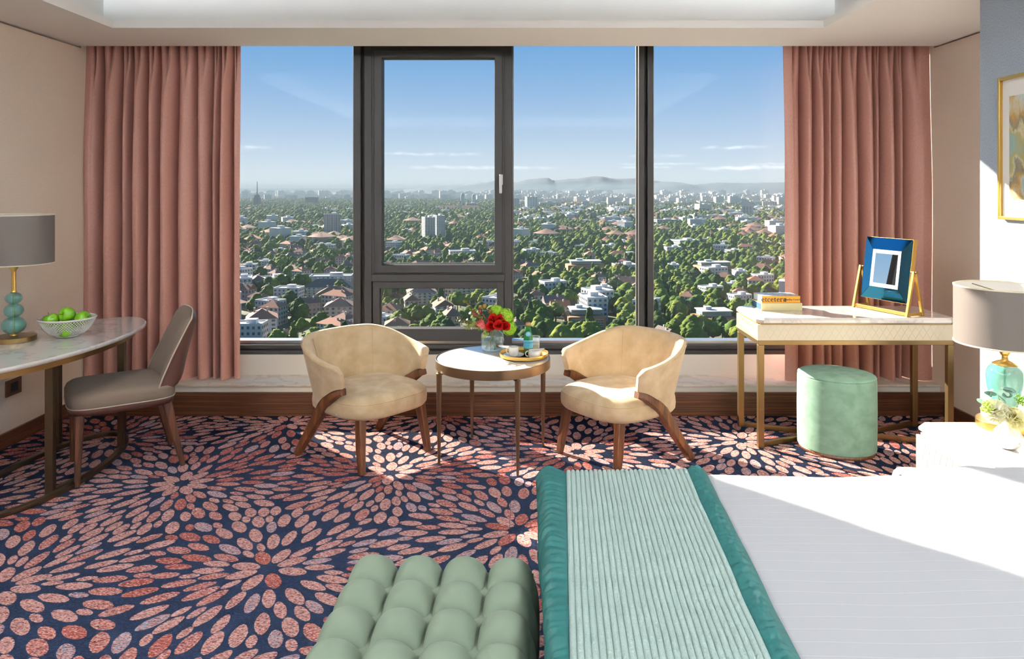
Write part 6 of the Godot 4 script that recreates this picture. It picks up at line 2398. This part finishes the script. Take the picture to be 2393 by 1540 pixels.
func crown(seed_: int, kind: int) -> ArrayMesh:
	var r := RandomNumberGenerator.new()
	r.seed = seed_
	var nz := FastNoiseLite.new()
	nz.seed = seed_
	nz.frequency = 0.35
	nz.fractal_octaves = 3
	var m := MB.new()
	var blobs := []
	if kind == 0:
		blobs.append([Vector3(0, 6.2, 0), Vector3(3.6, 3.0, 3.6)])
		for k in 6:
			var a := TAU * k / 6.0 + r.randf()
			blobs.append([Vector3(cos(a) * 2.6, r.randf_range(4.2, 6.6), sin(a) * 2.6), Vector3.ONE * r.randf_range(1.7, 2.5)])
		blobs.append([Vector3(r.randf_range(-0.8, 0.8), 8.4, r.randf_range(-0.8, 0.8)), Vector3(2.2, 1.8, 2.2)])
	elif kind == 1:
		blobs = [[Vector3(0, 5, 0), Vector3(1.9, 4.2, 1.9)], [Vector3(0.5, 8.5, 0.2), Vector3(1.3, 3.6, 1.3)], [Vector3(-0.4, 3.2, 0.3), Vector3(1.7, 2.6, 1.7)]]
	else:
		for k in 4:
			blobs.append([Vector3(0, 2.2 + k * 2.3, 0), Vector3(2.6 - k * 0.6, 1.9, 2.6 - k * 0.6)])
	for b in blobs:
		m.grid(14, 9, func(u, v):
			var a: float = u * TAU; var e: float = (v - 0.5) * PI
			var dir := Vector3(cos(e) * cos(a), sin(e), -cos(e) * sin(a))
			var q: Vector3 = b[0] + dir * b[1]
			return q + dir * (nz.get_noise_3dv(q * 2.2) * 0.95), true)
	m.lathe([Vector2(0.35, 0), Vector2(0.25, 4)], 6)
	return m.mesh()

func trees() -> void:
	var tex := noise_tex(256, 0.06, [0.15, Color(0.45, 0.50, 0.42), 0.5, Color(0.85, 0.86, 0.75), 0.85, Color(1, 1, 0.9)], {"seed": 131, "oct": 4})
	var leafy := []
	for c in [lin(0.085, 0.15, 0.035), lin(0.13, 0.19, 0.04), lin(0.05, 0.10, 0.035), lin(0.20, 0.23, 0.045)]:
		leafy.append(M(c, 0.9, 0.0, {"tex": tex, "tri": Vector3(0.35, 0.35, 0.35), "back": Color(0.12, 0.16, 0.03), "spec": 0.2}))
	var any := M(Color(1, 1, 1), 0.9, 0.0, {"tex": tex, "tri": Vector3(0.3, 0.3, 0.3), "vc": true, "spec": 0.2})
	var shapes := [crown(1, 0), crown(2, 0), crown(3, 0), crown(4, 1), crown(5, 2)]
	var r := RandomNumberGenerator.new()
	r.seed = 401
	var land := FastNoiseLite.new()
	land.seed = 19
	land.frequency = 0.008
	var list := []
	var d := 340.0
	while d < 4200.0:
		var step := 8.2 if d < 800 else (10.5 if d < 1500 else 15.0)
		var size := 1.0 if d < 800 else (1.2 if d < 1500 else 1.7)
		var x := -0.60 * d
		while x < 0.58 * d:
			var p := Vector3(x + r.randf_range(-0.45, 0.45) * step, GY, -d + r.randf_range(-0.45, 0.45) * step)
			var px := seen_px(p)
			var dens := 0.85
			if px.x < 860 and px.y > 640: dens = 0.75
			elif px.x < 1190 and px.y > 700: dens = 0.75
			elif px.y < 500 and px.x > 1190: dens = 0.40
			elif px.y < 487: dens = 0.6
			if r.randf() < dens + land.get_noise_2d(p.x, p.z) * 0.3 and is_free(p, 2.0):
				var k := r.randi_range(0, 2)
				if r.randf() < 0.06: k = 3
				elif r.randf() < 0.05: k = 4
				list.append([p, r.randf() * TAU, Vector3.ONE * size * r.randf_range(0.8, 1.35), k, px])
			x += step
		d += step
	# the nearest 300 stand singly
	var done := 0
	var rest := [[], [], [], [], []]
	var cols := [[], [], [], [], []]
	for q in list:
		var in_view: bool = q[4].x > 556 and q[4].x < 1830 and q[4].y < 800
		if done < 300 and in_view:
			var k: int = q[3]
			var ci := r.randi_range(0, 3) if k < 3 else 2
			var nm: String = ["broadleaf_tree", "broadleaf_tree", "broadleaf_tree", "poplar", "conifer"][k]
			var o := MeshInstance3D.new()
			o.mesh = shapes[k]
			o.material_override = leafy[ci]
			o.name = numbered(nm)
			add_child(o)
			o.position = q[0]
			o.rotation.y = q[1]
			o.scale = q[2]
			var label := "%s %s, %s, behind the %s" % [["mid green", "light green", "dark green", "yellow-green"][ci], ["round-crowned tree", "broad-crowned tree", "lumpy-crowned tree", "slim poplar", "pointed conifer"][k], "in the %s row up" % ["first", "second", "third", "fourth", "fifth", "sixth", "seventh", "eighth", "ninth", "tenth"][clampi(int((800.0 - q[4].y) / 9.0), 0, 9)], pane_of(q[4].x, q[4].y)]
			tag(o, label, "tree", label)
			done += 1
		else:
			rest[q[3]].append(q)
			var c := [Color(0.085, 0.15, 0.035), Color(0.13, 0.19, 0.04), Color(0.05, 0.10, 0.035), Color(0.18, 0.22, 0.045)][r.randi_range(0, 3)] as Color
			cols[q[3]].append(c * r.randf_range(0.85, 1.15))
	for k in 5:
		(shapes[k] as ArrayMesh).surface_set_material(0, any)
		scatter("distant_trees", shapes[k], rest[k], ["woodland of round-crowned trees over the whole city", "woodland of broad-crowned trees over the whole city", "woodland of lumpy-crowned trees over the whole city", "slim poplars dotted through the city", "pointed conifers dotted through the city"][k], "trees", cols[k])

func mountains() -> void:
	# ridge lines read from the photograph: [pixel x, pixel y of the crest], each range at its own distance
	var far_pts := [[300, 462], [560, 458], [840, 456], [900, 450], [960, 441], [1010, 434], [1080, 431], [1130, 426], [1160, 421], [1196, 426], [1240, 418], [1262, 416], [1280, 415], [1292, 421], [1340, 417], [1395, 411], [1440, 417], [1490, 416], [1530, 422], [1570, 432], [1620, 440], [1680, 446], [1800, 450], [2100, 455]]
	var near_pts := [[1300, 462], [1480, 440], [1527, 428], [1555, 424], [1580, 425], [1620, 431], [1640, 429], [1680, 426], [1740, 427], [1800, 426], [1850, 425], [1950, 430], [2150, 445]]
	for k in 2:
		var D: float = [9600.0, 6600.0][k]
		var pts: Array = [far_pts, near_pts][k]
		var nz := FastNoiseLite.new()
		nz.seed = 55 + k
		nz.frequency = 0.0022
		nz.fractal_octaves = 5
		var crest := func(x: float) -> float:
			for i in pts.size() - 1:
				if x >= pts[i][0] and x <= pts[i + 1][0]:
					var f: float = (x - pts[i][0]) / float(pts[i + 1][0] - pts[i][0])
					return lerpf(pts[i][1], pts[i + 1][1], ss(0, 1, f))
			return 462.0
		var m := MB.new()
		var n := 220
		m.grid(n, 24, func(u, v):
			var px: float = lerpf(pts[0][0], pts[-1][0], u)
			var top: float = EYE + (VY - crest.call(px)) / F * D - GY
			var prof: float = 1.0 - absf(v - 0.5) * 2.0
			var z: float = -D + (0.5 - v) * 2600.0
			var x: float = (px - VX) / F * D
			var rough: float = nz.get_noise_2d(x, z) * 0.35 * (1.0 - prof) * prof * 4.0
			return Vector3(x, GY - 3.0 + maxf(0.0, top) * clampf(ss(0, 1, prof) + rough * 0.5, 0.0, 1.0), z))
		single("mountain_range", m, M(lin(0.055, 0.08, 0.105), 0.95), ["long blue mountain ridge on the horizon behind the sash and middle pane", "lower wooded hills on the horizon behind the right pane"][k], "mountains")
